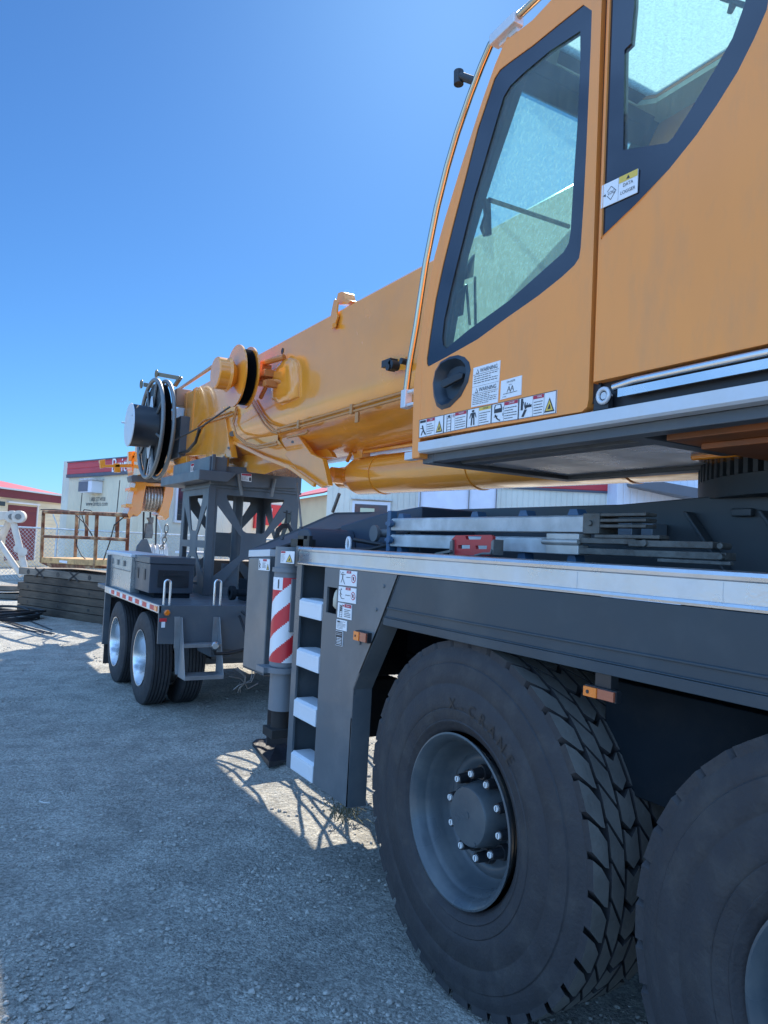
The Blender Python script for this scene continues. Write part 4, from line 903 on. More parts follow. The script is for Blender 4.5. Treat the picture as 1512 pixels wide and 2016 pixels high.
# cab labels
def zc4(x, y): return (820 + x / 5.214, 700 + y / 5.214)
def L_warn(m, Q):
    for (v1, v0) in ((1, .52), (.52, 0)):
        poly(m, Q, [(.12, v1 - .175), (.24, v1 - .175), (.18, v1 - .06)], 1); poly(m, Q, [(.145, v1 - .16), (.215, v1 - .16), (.18, v1 - .085)], 0, .0015)
        qtext(m, Q, 'WARNING', .60, v1 - .12, .145, 1, squash=.95); rect(m, Q, .02, .98, v1 - .2, v1 - .192, 1); lines(m, Q, .05, .95, v0 + .04, v1 - .215, 4 if v1 > .9 else 6, .3)
    rect(m, Q, 0, 1, .50, .505, 1)
decal(door, KX - .003, zc4(585, 128), zc4(860, 48), zc4(832, 480), zc4(560, 532), L_warn)
def L_sugar(m, Q):
    qtext(m, Q, 'SUGAR and WEED FREE', .5, .84, .15, 1, squash=.42); qtext(m, Q, 'LEVEL 1', .5, .68, .09, 1)
    for (u, s_) in ((.42, 1), (.58, 1)): seg(m, Q, [(u - .09, .3), (u, .6), (u + .07, .3)], .025); seg(m, Q, [(u - .05, .42), (u + .05, .42)], .02)
    lines(m, Q, .15, .85, .22, .28, 1, .5); lines(m, Q, .12, .3, .08, .13, 1, .5)
decal(door, KX - .003, zc4(868, 262), zc4(1080, 202), zc4(1072, 402), zc4(858, 455), L_sugar)
def strip_label(a, b, c, d, kind):
    def pt(m, Q):
        for (u0, u1, v0, v1) in ((0, 1, 0, .025), (0, 1, .975, 1), (0, .015, 0, 1), (.985, 1, 0, 1)): rect(m, Q, u0, u1, v0, v1, 1)
        hc = 3 if kind == 2 else 2; tx = {0: 'DANGER', 1: 'WARNING', 2: 'CAUTION', 3: 'DANGER', 4: 'WARNING'}[kind]
        h0, h1 = {0: (.32, .64), 1: (.5, .97), 2: (.5, .97), 3: (.48, .97), 4: (.4, .68)}[kind]
        rect(m, Q, h0, h1, .8, .96, hc); qtext(m, Q, tx, (h0 + h1) / 2 + .03, .88, .13, 1 if kind == 2 else 0, .002, .5 if kind in (0, 4) else .75); lines(m, Q, h0 + .02, h1 - .02, .08, .72, 5, .28, seed=kind)
        rect(m, Q, h0 - .012, h0 - .006, .03, .97, 1)
        if kind in (0, 4): rect(m, Q, h1 + .006, h1 + .012, .03, .97, 1); tri(m, Q, .83, .42, .13, .32)
        if kind == 0: rect(m, Q, .04, .28, .8, .93, 1); seg(m, Q, [(.14, .66), (.18, .4), (.28, .12)], .05); seg(m, Q, [(.06, .5), (.16, .5)], .04); seg(m, Q, [(.16, .35), (.1, .12)], .04)
        if kind == 1:
            seg(m, Q, [(.14, .05), (.14, .92)], .02); seg(m, Q, [(.32, .05), (.32, .92)], .02)
            for k in range(5): seg(m, Q, [(.14, .12 + .16 * k), (.32, .12 + .16 * k)], .022)
            disc(m, Q, .23, .85, .05, .07, 1); ban(m, Q, .42, .84, .05, .1)
        if kind == 2: person_fig(m, Q, .25, .5, .84)
        if kind == 3:
            poly(m, Q, [(.12, .93), (.36, .93), (.4, .7), (.4, .5), (.1, .5), (.1, .8)], 1); poly(m, Q, [(.16, .89), (.33, .89), (.36, .72), (.14, .70)], 0, .0015); seg(m, Q, [(.14, .42), (.22, .2), (.34, .08)], .05); seg(m, Q, [(.1, .3), (.24, .34)], .04); seg(m, Q, [(.44, .75), (.44, .6)], .02); seg(m, Q, [(.44, .45), (.44, .3)], .02)
        if kind == 4:
            rect(m, Q, .06, .12, .4, .95, 1); rect(m, Q, .2, .36, .48, .6, 1); seg(m, Q, [(.12, .08), (.2, .4)], .07)
            for k in range(4): seg(m, Q, [(.19, .42), (.13 + .06 * k, .8 - .05 * k)], .02)
    decal(door, KX - .003, zc4(*a), zc4(*b), zc4(*c), zc4(*d), pt)
strip_label((30, 662), (282, 608), (276, 796), (24, 848), 0)
strip_label((284, 607), (522, 556), (512, 746), (278, 795), 1)
strip_label((524, 555), (774, 502), (764, 698), (514, 745), 2)
strip_label((776, 501), (1052, 440), (1042, 656), (766, 697), 3)
strip_label((1054, 440), (1440, 354), (1432, 590), (1044, 655), 4)
def L_log(m, Q):
    rect(m, Q, .5, 1, .72, 1, 3); poly(m, Q, [(.7, .77), (.8, .77), (.75, .93)], 1, .0016); rect(m, Q, .485, .49, 0, 1, 1)
    seg(m, Q, [(.28, .78), (.42, .52), (.28, .2), (.14, .52), (.28, .78)][0:3], .015); seg(m, Q, [(.28, .2), (.17, .42)], .015); seg(m, Q, [(.28, .78), (.17, .6)], .015)
    qtext(m, Q, 'LOG', .29, .5, .2, 1, squash=.9); qtext(m, Q, 'DATA', .75, .56, .2, 1); qtext(m, Q, 'LOGGER', .75, .26, .2, 1)
    poly(m, Q, [(.05, .5), (.13, .54), (.13, .42)], 1)
decal(sp_, KX - .002, zc3(312, 1342), zc3(573, 1218), zc3(566, 1390), zc3(304, 1508), L_log)
def L_roof(m, Q): pass
p_ = [U(x, y, Y=1.9) for x, y in [(1095, 62), (1140, 62), (1140, 95), (1112, 110)]]
# handrail on the front corner
hr = [(797, 792), (806, 720), (820, 640), (838, 520), (860, 410), (880, 330), (900, 262), (925, 190), (948, 130), (966, 88), (978, 72), (1010, 42), (1055, 0)]
m = MB(); hp_ = []
for i, p in enumerate(hr):
    hp_.append(U(*p, X=KX + .03))
hp_.append(Vector((KX + .03, 1.75, 3.80))); m.tube(hp_, .015, 12); m.build('handrail', P('rail_gold', (.52, .42, .30), .15, 1), CR_, smooth=60)
m = MB(); a_ = U(800, 785, X=KX + .03); m.box(a_.x - .02, a_.x + .02, a_.y - .02, a_.y + .02, a_.z - .045, a_.z + .04); m.box(a_.x - .01, a_.x + .02, 2.70, a_.y, a_.z + .02, a_.z + .035); m.box(a_.x - .01, a_.x + .02, 2.70, a_.y, a_.z - .04, a_.z - .025)
b_ = U(985, 66, X=KX + .03); m.bar(U(972, 84, X=KX + .03), U(1022, 36, X=KX + .03), .05, .045); m.box(b_.x, b_.x + .05, b_.y - .1, b_.y + .01, b_.z - .05, b_.z - .02); m.build('rail_bracket', MALUP, CR_, bevel=.005)
m = MB(); a_ = U(935, 160, X=KX + .03); b_ = U(907, 150, X=KX + .0); m.cyl(a_, b_, .017, 14); m.cyl(b_ + Vector((-.0, .012, -.03)), b_ + Vector((.0, .016, .03)), .021, 14); m.build('rail_camera', MBLACK, CR_, smooth=40)
# side step rail and under structure of the cab
m = MB(); m.prism([(1.744, 0, 2.166), (1.744, 0, 2.128), (1.752, 0, 2.120), (1.80, 0, 2.120), (1.80, 0, 2.132), (1.775, 0, 2.166)], (0, 2.655, 0)); m.prism([(1.744, -2, 2.166), (1.744, -2, 2.128), (1.752, -2, 2.120), (1.80, -2, 2.120), (1.80, -2, 2.132), (1.775, -2, 2.166)], (0, 1.995, 0)); m.build('step_rail', MALUP, CR_)
m = MB(); p = U(797, 890, X=1.80); m.box(1.76, 1.80, 2.72, 2.79, 2.10, 2.135); m.build('rail_end_block', MALUP, CR_, bevel=.003)
m = MB(); m.box(1.80, 2.68, 2.62, 2.70, 2.08, 2.12); m.box(1.80, 1.86, -2, 2.62, 2.085, 2.12); m.box(2.6, 2.68, .8, 2.62, 2.08, 2.12); m.box(1.86, 2.6, 1.55, 1.62, 2.085, 2.12); m.box(1.95, 2.02, 1.62, 2.62, 2.09, 2.12)
m.build('cab_subframe', MTOWER, CR_, bevel=.004)
m = MB(); m.box(2.02, 2.58, 1.64, 2.60, 2.095, 2.115); m.build('belly_plate', P('belly_alu', (.75, .72, .68), .3, .6, .2, 3, .2, 9), CR_)
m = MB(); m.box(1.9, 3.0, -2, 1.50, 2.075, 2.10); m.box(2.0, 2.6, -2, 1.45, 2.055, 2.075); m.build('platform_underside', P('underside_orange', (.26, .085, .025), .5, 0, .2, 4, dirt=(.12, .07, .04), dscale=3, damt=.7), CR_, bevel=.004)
m = MB(); m.box(KX + .03, KX + .06, -2, 1.69, 2.166, 2.27); m.box(KX + .0, KX + .02, 1.60, 1.66, 2.17, 2.21); m.build('sill_panel', MBLACK, CR_)  # black strip in the gap above the step rail
m = MB(); yy = RY; c = U(1188, 779, X=KX - .005); m.tube([(KX, 1.58, 2.232), (KX, 1.50, 2.240), (KX, 1.0, 2.240), (KX, -2, 2.240)], .012); m.box(KX - .005, KX + .005, -2, 1.56, 2.198, 2.224); m.build('sliding_rail', MCHROME, CR_, smooth=50)
m = MB(); m.tube([c + Vector((0, .022 * math.cos(t_), .022 * math.sin(t_))) for t_ in [2 * math.pi * k / 20 for k in range(20)]], .007, 8, True); m.cyl(c, c + Vector((.03, 0, 0)), .012, 12); m.build('rail_roller', MALUP, CR_, smooth=50)

# ================================================================ RACK WITH BEAMS on the crane deck
m = MB(); BX0 = 2.02
rk = root('beam_stack', (BX0, 2.6, 1.664), 'two grey galvanised beams with dark jointed steel ends racked on the crane deck', 'beams')
for (z0, z1, y1) in ((1.795, 1.860, 1.94), (1.712, 1.776, 2.03)):
    m = MB(); m.prism([(BX0, y1, z0), (BX0, y1, z1 - .006), (BX0 + .01, y1, z1), (BX0 + .09, y1, z1), (BX0 + .09, y1, z0)], (0, 3.30 - y1, 0)); m.build('beam', MGALV, rk, bevel=.004)
m = MB(); m.box(BX0 - .01, BX0 + .09, 1.86, 1.94, 1.79, 1.865)
for k in range(3): m.box(BX0 - .008, BX0 + .05, 1.66 - .0 * k, 1.86, 1.812 + .02 * k, 1.824 + .02 * k)
m.box(BX0 - .012, BX0 + .04, 1.60, 1.88, 1.775, 1.788)
m.box(BX0 - .008, BX0 + .04, 1.70, 2.03, 1.755, 1.775); m.box(BX0 - .02, BX0 + .03, 1.40, 1.72, 1.748, 1.770); m.box(BX0 - .012, BX0 + .04, 1.36, 2.03, 1.715, 1.738)
m.box(BX0 - .02, BX0, 1.34, 1.60, 1.70, 1.712); m.cyl((BX0 - .03, 1.37, 1.757), (BX0 + .02, 1.37, 1.757), .010); m.cyl((BX0 - .03, 1.37, 1.725), (BX0 + .02, 1.37, 1.725), .010); m.cyl((BX0 - .03, 1.65, 1.76), (BX0 - .0, 1.65, 1.76), .012)
m.cyl((BX0 - .02, 1.90, 1.828), (BX0 - .0, 1.90, 1.828), .010)
m.build('jointed_end', P('scuffed_steel', (.13, .125, .11), .6, .3, .35, 14, .4, 60, dirt=(.06, .04, .03), dscale=12, damt=.7), rk, bevel=.003)
m = MB(); m.box(BX0 - .017, BX0 + .05, 1.95, 2.12, 1.757, 1.79); m.cyl((BX0 - .015, 2.14, 1.758), (BX0 - .015, 1.95, 1.758), .012); m.box(BX0 - .018, BX0 + .038, 1.95, 2.12, 1.711, 1.747); m.build('coupling', P('alloy_pale', (.50, .48, .44), .4, .5, .2, 12), rk, bevel=.004)
for y_ in (3.24, 2.62, 2.30, 2.02):
    m = MB()
    for (z0, z1) in ((1.664, 1.712), (1.86, 1.885)):
        zf, wf, wt = z0, .03, .018
        m.prism([(BX0 + .02, y_ - wf, zf), (BX0 + .02, y_ + wf, zf), (BX0 + .02, y_ + wt, z1), (BX0 + .02, y_ - wt, z1)], (.05, 0, 0))
    m.build('support_foot', MBLUE, rk, bevel=.002)
m = MB(); m.box(BX0 - .0, BX0 + .04, 3.305, 3.34, 1.664, 1.90)
for z in (1.83, 1.745): m.cyl((BX0 - .01, 3.27, z), (BX0 - .035, 3.27, z), .02, 12); m.box(BX0 - .03, BX0, 3.26, 3.31, z - .008, z + .008)
m.build('end_bracket', MBLUE, rk, bevel=.003)
m = MB()
for (xa, xb) in ((1176, 1243), (1262, 1284)): pa, pb = U(xa, 1030, X=2.40), U(xb, 1058, X=2.40); m.box(2.40, 2.49, pb.y, pa.y, pb.z, pa.z)
m.build('junction_box', P('box_grey', (.20, .24, .28), .4, .3), CR_, bevel=.004)
# red folding wheel chock holder
rc = root('wheel_chock', (1.86, 2.55, 1.664), 'red metal wheel chock with rectangular cut-outs on the crane deck before the beams', 'wheel chock')
def rp(p, X=1.86): return U(*p, X=X)
m = MB(); out = [rp(p) for p in [(886, 1093), (889, 1062), (897, 1054), (966, 1053), (970, 1056), (968, 1092), (962, 1094)]]
h1 = [rp(p) for p in [(916, 1055.5), (948, 1055.5), (946, 1062), (918, 1062)]]; h2 = [rp(p) for p in [(902, 1073), (925, 1073), (925, 1080), (902, 1080)]]; h3 = [rp(p) for p in [(936, 1074), (959, 1074), (958, 1081), (937, 1081)]]
m.plate(out, [h1, h2, h3], (.015, 0, 0)); m.build('chock_body', MREDC, rc, bevel=.0015)
m = MB(); m.prism([rp(p, 1.85) for p in [(884, 1092), (886, 1066), (891, 1062), (891, 1092)]], (.05, 0, 0)); m.build('side_tab', MSTEEL, rc)
m = MB(); m.bar(rp((858, 1091), 1.84), rp((888, 1085), 1.84), .012, .010); m.tube([rp((935, 1094), 1.84), rp((950, 1090), 1.84), rp((966, 1090), 1.84), rp((968, 1082), 1.84)], .005); m.prism([rp(p, 1.85) for p in [(966, 1092), (967, 1066), (972, 1062), (971, 1092)]], (.05, 0, 0)); m.build('chock_strap', MSTEEL, rc)

# ================================================================ HOOK BLOCK
hk = root('hook_block', (3.24, HY + .1, 1.3), 'grey hook block with white sheave guard hanging by cables from the boom head', 'hook block')
def hq(p, dy=0): return U(*p, Y=HY + .25 + dy)
for dy_ in (-.2, .2):
    m = MB(); m.prism([hq(p, dy_) for p in [(266, 1096), (270, 1075), (280, 1062), (290, 1061), (297, 1080), (303, 1100), (300, 1130), (270, 1120)]], (0, .06, 0)); m.build('block_cheek', MTOWER, hk, bevel=.01)
c0 = hq((302, 1092)); m = MB()
for i in range(4): m.lathe([(0, .04), (0, .20), (.035, .17), (.07, .20), (.07, .04)], (c0.x - .10 + .08 * i, c0.y, c0.z), (1, 0, 0), 32)
m.build('block_sheaves', P('white_sheave', (.75, .75, .72), .35), hk, smooth=35)
m = MB(); m.prism([hq(p, -.1) for p in [(289, 1030), (301, 1030), (302, 1050), (300, 1060), (286, 1060), (288, 1045)]], (0, .15, 0)); m.prism([hq(p, -.1) for p in [(290, 1019), (303, 1018), (302, 1030), (294, 1030), (295, 1026)]], (0, .12, 0)); m.build('cable_socket', MSTEEL, hk, bevel=.01)
for (xa, xb) in ((283, 281.5), (308.5, 306), (296, 296)):
    m = MB(); m.tube([hq((xa, 1008)), hq((xb, 1030 if xa == 296 else 1080))], .016, 8); m.build('rope_fall', P('rope_dark', (.05, .05, .055), .5), hk, smooth=60)
ch = [(328, 1034), (327, 1048), (325, 1058), (323, 1068), (320, 1075), (318, 1080)]
m = MB()
for i, (p1, p2) in enumerate(zip(ch, ch[1:])):
    a_, b_ = hq(p1, -.2), hq(p2, -.2); c_ = (a_ + b_) / 2; L_ = (b_ - a_).length * .6; d_ = (b_ - a_).normalized(); s_ = Vector((1, 0, 0)) if i % 2 == 0 else Vector((0, 1, 0))
    m.tube([c_ + d_ * L_ * math.cos(t_) + s_ * .035 * math.sin(t_) for t_ in [2 * math.pi * k / 14 for k in range(14)]], .011, 6, True)
m.build('chain', MSTEEL, hk, smooth=60)

# ================================================================ BOOM DOLLY
DL = root('boom_dolly', (3.0, 8.2, GZ), 'dark grey two axle boom dolly with a lattice support tower under the crane boom', 'trailer')
DX0, DX1, DY0, DY1, DZ = 1.70, 4.30, 6.64, 9.75, 1.092
m = MB(); m.box(DX0 + .02, DX1, DY0 + .02, DY1, DZ - .05, DZ); m.box(2.2, 2.4, DY0 + .02, DY1, .62, DZ - .05); m.box(3.6, 3.8, DY0 + .02, DY1, .62, DZ - .05); m.box(1.95, 4.05, 7.45, 7.55, .42, .55); m.box(1.95, 4.05, 8.65, 8.75, .42, .55)
m.box(2.4, 3.6, DY0 + .6, DY0 + .9, .5, .9); m.box(2.92, 3.08, 4.53, 6.64, .86, .95); m.build('bed', MTOWER, DL, bevel=.006)
m = MB(); m.prism([(DX0, DY0, DZ + .002), (3.4, DY0, DZ + .002), (3.4, DY0, .60), (2.0, DY0, .72), (1.97, DY0, .745), (1.705, DY0, .755)], (0, .02, 0)); m.build('end_plate', MTOWER, DL, bevel=.003)
m = MB(); m.box(DX0 - .004, DX0 + .02, DY0, 9.15, DZ - .068, DZ + .003); m.build('side_rail', MALU, DL, bevel=.002)
m = MB()
for i in range(9):
    y0 = 6.80 + i * .30
    if y0 + .26 > 9.1: break
    m.mat(0).box(DX0 - .006, DX0 - .004, y0 - .0, y0 + .15, DZ - .055, DZ - .012); m.mat(1).box(DX0 - .006, DX0 - .004, y0 + .18, y0 + .26, DZ - .055, DZ - .012)
m.build('reflective_tape', [MSTRR, MWHITE], DL)
m = MB(); c = U(328, 1206, Y=DY0); m.cyl(c, c + Vector((0, -.02, 0)), .032, 24); m.mat(1).cyl(c + Vector((0, -.02, 0)), c + Vector((0, -.03, 0)), .026, 24, .018); m.build('marker_lamp', [MSTEEL, MAMBER], DL, smooth=40)
m = MB(); c = U(307, 1200, X=DX0); m.mat(0).box(DX0 - .012, DX0 - .004, c.y - .06, c.y + .03, DZ - .055, DZ - .01); m.build('side_marker', MAMBER, DL)
c = U(321, 1220, Y=DY0 - .002); m = MB(); m.box(c.x - .032, c.x + .032, DY0 - .004, DY0, c.z - .018, c.z + .012); m.mat(1).box(c.x - .012, c.x + .02, DY0 - .004, DY0, c.z - .07, c.z - .019); m.build('warning_label', [MSTRR, MWHITE], DL)
# wheels
def dolly_wheel(loc, parent, r=.455):
    o = Vector(loc); m = MB(); W = .23
    pr = [(.012, .272), (.0, .30), (.0, .36), (.008, .41), (.024, .447)]
    tr = [(.024, .447)]; 
    for k in range(5):
        x = .05 + k * .032; tr += [(x - .004, r - .001), (x - .004, r - .018), (x + .004, r - .018), (x + .004, r - .001)]
    tr += [(W - .024, .447)]
    pr2 = pr + tr[1:] + [(W - a, q) for a, q in reversed(pr[:-1])]
    m.lathe(pr2, o, (1, 0, 0), 64); ty = m.build('tyre', MRUBBER, parent, smooth=30)
    m = MB(); m.lathe([(.02, .266), (.006, .273), (.002, .276), (.004, .266), (.03, .255), (.07, .247), (.13, .235), (.15, .20), (.152, .08), (.11, .07), (.10, .0)], o, (1, 0, 0), 56)
    for k in range(10):
        a = 2 * math.pi * k / 10; c = o + Vector((0, .14 * math.cos(a), .14 * math.sin(a))); m.cyl(c + Vector((.152, 0, 0)), c + Vector((.125, 0, 0)), .014, 8)
    m.build('rim', MCHROME, parent, smooth=35)
dwz = .503
dw = bpy.data.objects.new('wheel', None); COL.objects.link(dw); dw.parent = DL; dw.location = Vector((1.755, 7.5, dwz)) - DL.location
dolly_wheel((1.755, 7.5, dwz), dw)
for (x, y, fl_) in ((1.755, 8.70, 0), (2.075, 7.5, 0), (2.075, 8.70, 0), (4.245, 7.5, 1), (4.245, 8.70, 1), (3.925, 7.5, 1), (3.925, 8.7, 1)):
    c = copy_tree(dw, DL); c.location = Vector((x, y, dwz)) - DL.location
    if fl_: c.rotation_euler = (0, 0, math.pi)
m = MB(); m.box(1.72, 1.79, 9.22, 9.26, .40, 1.46); m.build('corner_post', MTOWER, DL, bevel=.004)
m = MB(); m.box(1.76, 2.32, 9.30, 9.312, .16, .95); m.build('mud_flap', MRUBBER, DL)
# boxes
def zd(x, y): return (180 + x / 4.447, 1060 + y / 4.447)
m = MB(); ya = U(*zd(145, 110), X=1.76).y; yb = U(*zd(355, 140), X=1.76).y
zt = U(*zd(355, 140), X=1.76).z; m.box(1.76, 2.1, yb, ya, DZ, zt - .03); tb = m.build('tool_box', P('brushed_box', (.50, .51, .50), .3, .7, .08, 4, .1, 30), DL, bevel=.004)
m = MB(); m.box(1.745, 2.12, yb - .01, ya + .01, zt - .035, zt + .01); m.build('lid', MALUP, tb, bevel=.012, seg=3)
m = MB(); m.box(1.752, 1.76, yb + .03, ya - .03, DZ + .22, DZ + .228)
for f in (.25, .5, .75): y_ = yb + (ya - yb) * f; m.box(1.748, 1.76, y_ - .04, y_ + .04, zt - .14, zt - .08)
m.build('latch', MSTEEL, tb)
yc = U(*zd(520, 160), X=1.80).y; ctl = root('x', (0, 0, 0), 'x', 'x') if False else None
p1 = U(*zd(520, 160), Y=yc); p2 = U(*zd(905, 170), Y=yc); zb_ = U(*zd(510, 480), Y=yc).z
m = MB(); m.box(1.80, p2.x, yc, yb - .012, zb_, p1.z - .07); cb = m.build('control_box', P('box_dark', (.045, .055, .07), .35, 0, .08, 4), DL, bevel=.006)
m = MB(); m.box(1.79, p2.x + .01, yc - .015, yb - .012, p1.z - .068, p1.z); m.build('lid', P('box_lid', (.06, .07, .085), .35), cb, bevel=.006)
m = MB(); m.box(1.88, p2.x - .05, yc - .008, yc, zb_ + .06, p1.z - .13); m.box(1.93, p2.x - .1, yc - .016, yc - .008, zb_ + .17, zb_ + .20)
m.build('drawer_front', MBLACK, cb, bevel=.002)
for f in (.3, .75): y_ = yc + (yb - yc) * f; m = MB(); m.box(1.794, 1.80, y_ - .03, y_ + .03, p1.z - .24, p1.z - .13); m.build('door_latch', MBLACK, cb, bevel=.002)
m = MB(); m.box(1.86, p2.x - .02, yc + .03, yb, DZ, zb_); m.build('box_base', MGREYD, DL)
# hoops, steps
def hoop(pa, pb, top):
    a_, b_ = U(*pa, Y=DY0 + .05), U(*pb, Y=DY0 + .05); a_.z = DZ; b_.z = DZ; zt = U(*top, Y=DY0 + .05).z; r = (b_.x - a_.x) / 2; c = (a_ + b_) / 2; pts = [a_]
    for k in range(9): t_ = math.pi - math.pi * k / 8; pts.append(Vector((c.x + r * math.cos(t_), c.y, zt - r + r * math.sin(t_))))
    pts.append(b_); m = MB(); m.tube(pts, .010, 10); m.build('grab_hoop', MCHROME, DL, smooth=60)
hoop((322, 1188), (333.5, 1189), (328, 1142)); hoop((421, 1188), (433, 1189), (428, 1142))
m = MB(); YS = DY0 - .002
def sp2(p, Y_=YS): return U(*p, Y=Y_)
m.prism([sp2(zd(*p)) for p in [(725, 685), (775, 685), (768, 930), (768, 985), (775, 1190), (730, 1190)]], (0, -.006, 0))
a1 = [sp2(zd(*p)) for p in [(727, 690), (720, 905), (697, 1195)]]; 
st_o = Vector((0, -.22, 0))
for xx in (sp2(zd(772, 900)).x, sp2(zd(1100, 900)).x):
    z0, z1 = sp2(zd(770, 1245), YS - .2).z, sp2(zd(770, 690)).z
    m.prism([(xx, YS, z1), (xx, YS - .03, z1), (xx, YS - .22, z0 + .04), (xx, YS - .22, z0), (xx, YS - .0, z0)], (.006, 0, 0))
    m.box(xx - .05, xx + .0, YS - .007, YS, z0 + .25, z1)
x0, x1 = sp2(zd(772, 900)).x, sp2(zd(1100, 900)).x; z0 = sp2(zd(770, 1245), YS - .2).z
m.box(x0 + .006, x1, YS - .22, YS - .02, z0, z0 + .035); zm = z0 + .27; m.box(x0 + .006, x1, YS - .13, YS - .02, zm, zm + .032)
m.build('access_steps', P('step_alu', (.30, .31, .32), .4, .5, .12, 8, .1, 60, dirt=(.2, .19, .17), damt=.5), DL, bevel=.002)
m = MB(); c = U(424, 1272, Y=6.35); m.lathe([(0, 0), (.0, .026), (.02, .04), (.05, .036), (.08, .01)], c, (.25, 1, 0), 24); lamp = m.build('work_lamp', MCHROME, DL, smooth=50)
m = MB(); m.tube([c + Vector((.01, .07, -.01)), c + Vector((.03, .08, -.08)), c + Vector((.15, .1, -.085)), c + Vector((.33, .15, -.06))], .016); m.build('lamp_arm', MHOSE, DL, smooth=60)
# tower
TX0, TX1, TY0, TY1, TZ0, TZ1 = 2.49, 3.54, 7.86, 8.95, DZ, 2.27
def xface(o, u, v, th, w_, h_, colw=.085, topw=.07, botw=.09, cw=.30, ch=.30, dw=.10, mid=True):
    """cut-out plate with an X of diagonals round a broad centre; th = thickness vector"""
    o, u, v, th = Vector(o), Vector(u), Vector(v), Vector(th); m = MB()
    Pp = lambda a, b: o + u * a + v * b
    outer = [Pp(0, 0), Pp(w_, 0), Pp(w_, h_), Pp(0, h_)]
    cx_, cy_ = w_ / 2, h_ * .47; d = dw
    hol = []
    l, r, b, t = colw, w_ - colw, botw, h_ - topw
    hol.append([Pp(l + d, t), Pp(r - d, t), Pp(r - d, t - .03), Pp(cx_ + cw / 2 - .02, cy_ + ch / 2 + .02), Pp(cx_ + cw / 2 - .06, cy_ + ch / 2), Pp(cx_ - cw / 2 + .06, cy_ + ch / 2), Pp(cx_ - cw / 2 + .02, cy_ + ch / 2 + .02), Pp(l + d, t - .03)])
    hol.append([Pp(l + d, b), Pp(r - d, b), Pp(r - d, b + .03), Pp(cx_ + cw / 2 - .02, cy_ - ch / 2 - .02), Pp(cx_ + cw / 2 - .06, cy_ - ch / 2), Pp(cx_ - cw / 2 + .06, cy_ - ch / 2), Pp(cx_ - cw / 2 + .02, cy_ - ch / 2 - .02), Pp(l + d, b + .03)])
    for sgn in (0, 1):
        q = lambda a, b_: Pp(a, b_) if not sgn else Pp(w_ - a, b_)
        if mid:
            hol.append([q(l, cy_ + .04), q(cx_ - cw / 2, cy_ + .04), q(cx_ - cw / 2, cy_ + ch / 2 - .05), q(l, t - .12 - .0)])
            hol.append([q(l, cy_ - .04), q(cx_ - cw / 2, cy_ - .04), q(cx_ - cw / 2, cy_ - ch / 2 + .05), q(l, b + .12)])
        else:
            hol.append([q(l, b + .12), q(cx_ - cw / 2, cy_ - ch / 2 + .05), q(cx_ - cw / 2, cy_ + ch / 2 - .05), q(l, t - .12)])
    m.plate(outer, hol, th); return m
H_ = TZ1 - TZ0
xface((TX0, TY0, TZ0), (1, 0, 0), (0, 0, 1), (0, .012, 0), TX1 - TX0, H_, mid=False).build('tower_panel', MTOWER, DL, bevel=.002)
xface((TX0, TY1, TZ0), (1, 0, 0), (0, 0, 1), (0, -.012, 0), TX1 - TX0, H_).build('tower_panel', MTOWER, DL)
xface((TX0 - .001, TY0 + .014, TZ0), (0, 1, 0), (0, 0, 1), (.012, 0, 0), TY1 - TY0 - .028, H_, cw=.26, ch=.30, dw=.16, colw=.10).build('tower_panel', MTOWER, DL, bevel=.002)
xface((TX1 + .001, TY0 + .014, TZ0), (0, 1, 0), (0, 0, 1), (-.012, 0, 0), TY1 - TY0 - .028, H_, cw=.26, ch=.30, dw=.16).build('tower_panel', MTOWER, DL)
m = MB(); m.box(TX0 - .03, TX0 + .05, TY0 - .02, TY0 - .003, TZ0, TZ1 + .01); m.box(TX0 + .2, TX0 + .38, TY0 + .05, TY0 + .1, DZ, DZ + .35); m.box(TX0 - .02, TX1 + .02, TY0 - .02, TY1 + .02, TZ1 + .001, TZ1 + .03); m.cyl((3.0, 8.4, DZ), (3.0, 8.4, TZ1), .06, 16); m.build('tower_frame', MTOWER, DL, bevel=.004)
m = MB(); m.box(TX0 + .02, TX1 + .01, TY0 - .03, TY1, TZ1 + .03, 2.475)
m.prism([U(*p, Y=TY0 - .06) for p in [(415, 925), (445, 918), (480, 920), (520, 925), (575, 932), (583, 945), (583, 962), (480, 960), (415, 950)]], (0, .06, 0))
m.box(2.42, 2.62, 7.75, 9.2, 2.36, 2.60); m.prism([(2.30, 7.70, 2.33), (2.62, 7.70, 2.33), (2.72, 7.70, 2.44), (2.30, 7.70, 2.44)], (0, 1.6, 0)); m.box(2.44, 2.48, 7.72, 7.745, 2.44, 2.62)
m.build('boom_cradle', MTOWER, DL, bevel=.008)
for (a, b) in (((469, 934), (476, 975)), ((541, 943), (534, 978))):
    m = MB(); m.tube([U(*a, Y=TY0 - .09), U(*b, Y=TY0 - .09)], .020, 12); m.build('latch_rod', MSTEEL, DL, smooth=50)
def L_dz(m, Q): rect(m, Q, .03, .97, .72, .97, 2); lines(m, Q, .05, .65, .1, .65, 4, .4); poly(m, Q, [(.75, .1), (.95, .1), (.95, .5), (.85, .6), (.75, .45)], 1)
def decalY(parent, Y, a, b, c, d, paint):
    A, Bp, C, Dp = [U(*p, Y=Y) for p in (a, b, c, d)]
    def Q(u, v, lift=.001): return (A * (1 - u) + Bp * u) * v + (Dp * (1 - u) + C * u) * (1 - v) + Vector((0, -lift, 0))
    m = MB(); m.prism([Q(0, 0, 0), Q(1, 0, 0), Q(1, 1, 0), Q(0, 1, 0)], (0, .003, 0)); paint(m, Q); return m.build('warning_label', [MWHITE, MPRINT, MPRED, MPYEL], parent)
decalY(bpy.data.objects['boom_cradle'], TY0 - .064, (475, 932), (495.5, 933), (495, 949), (475, 946), L_dz)
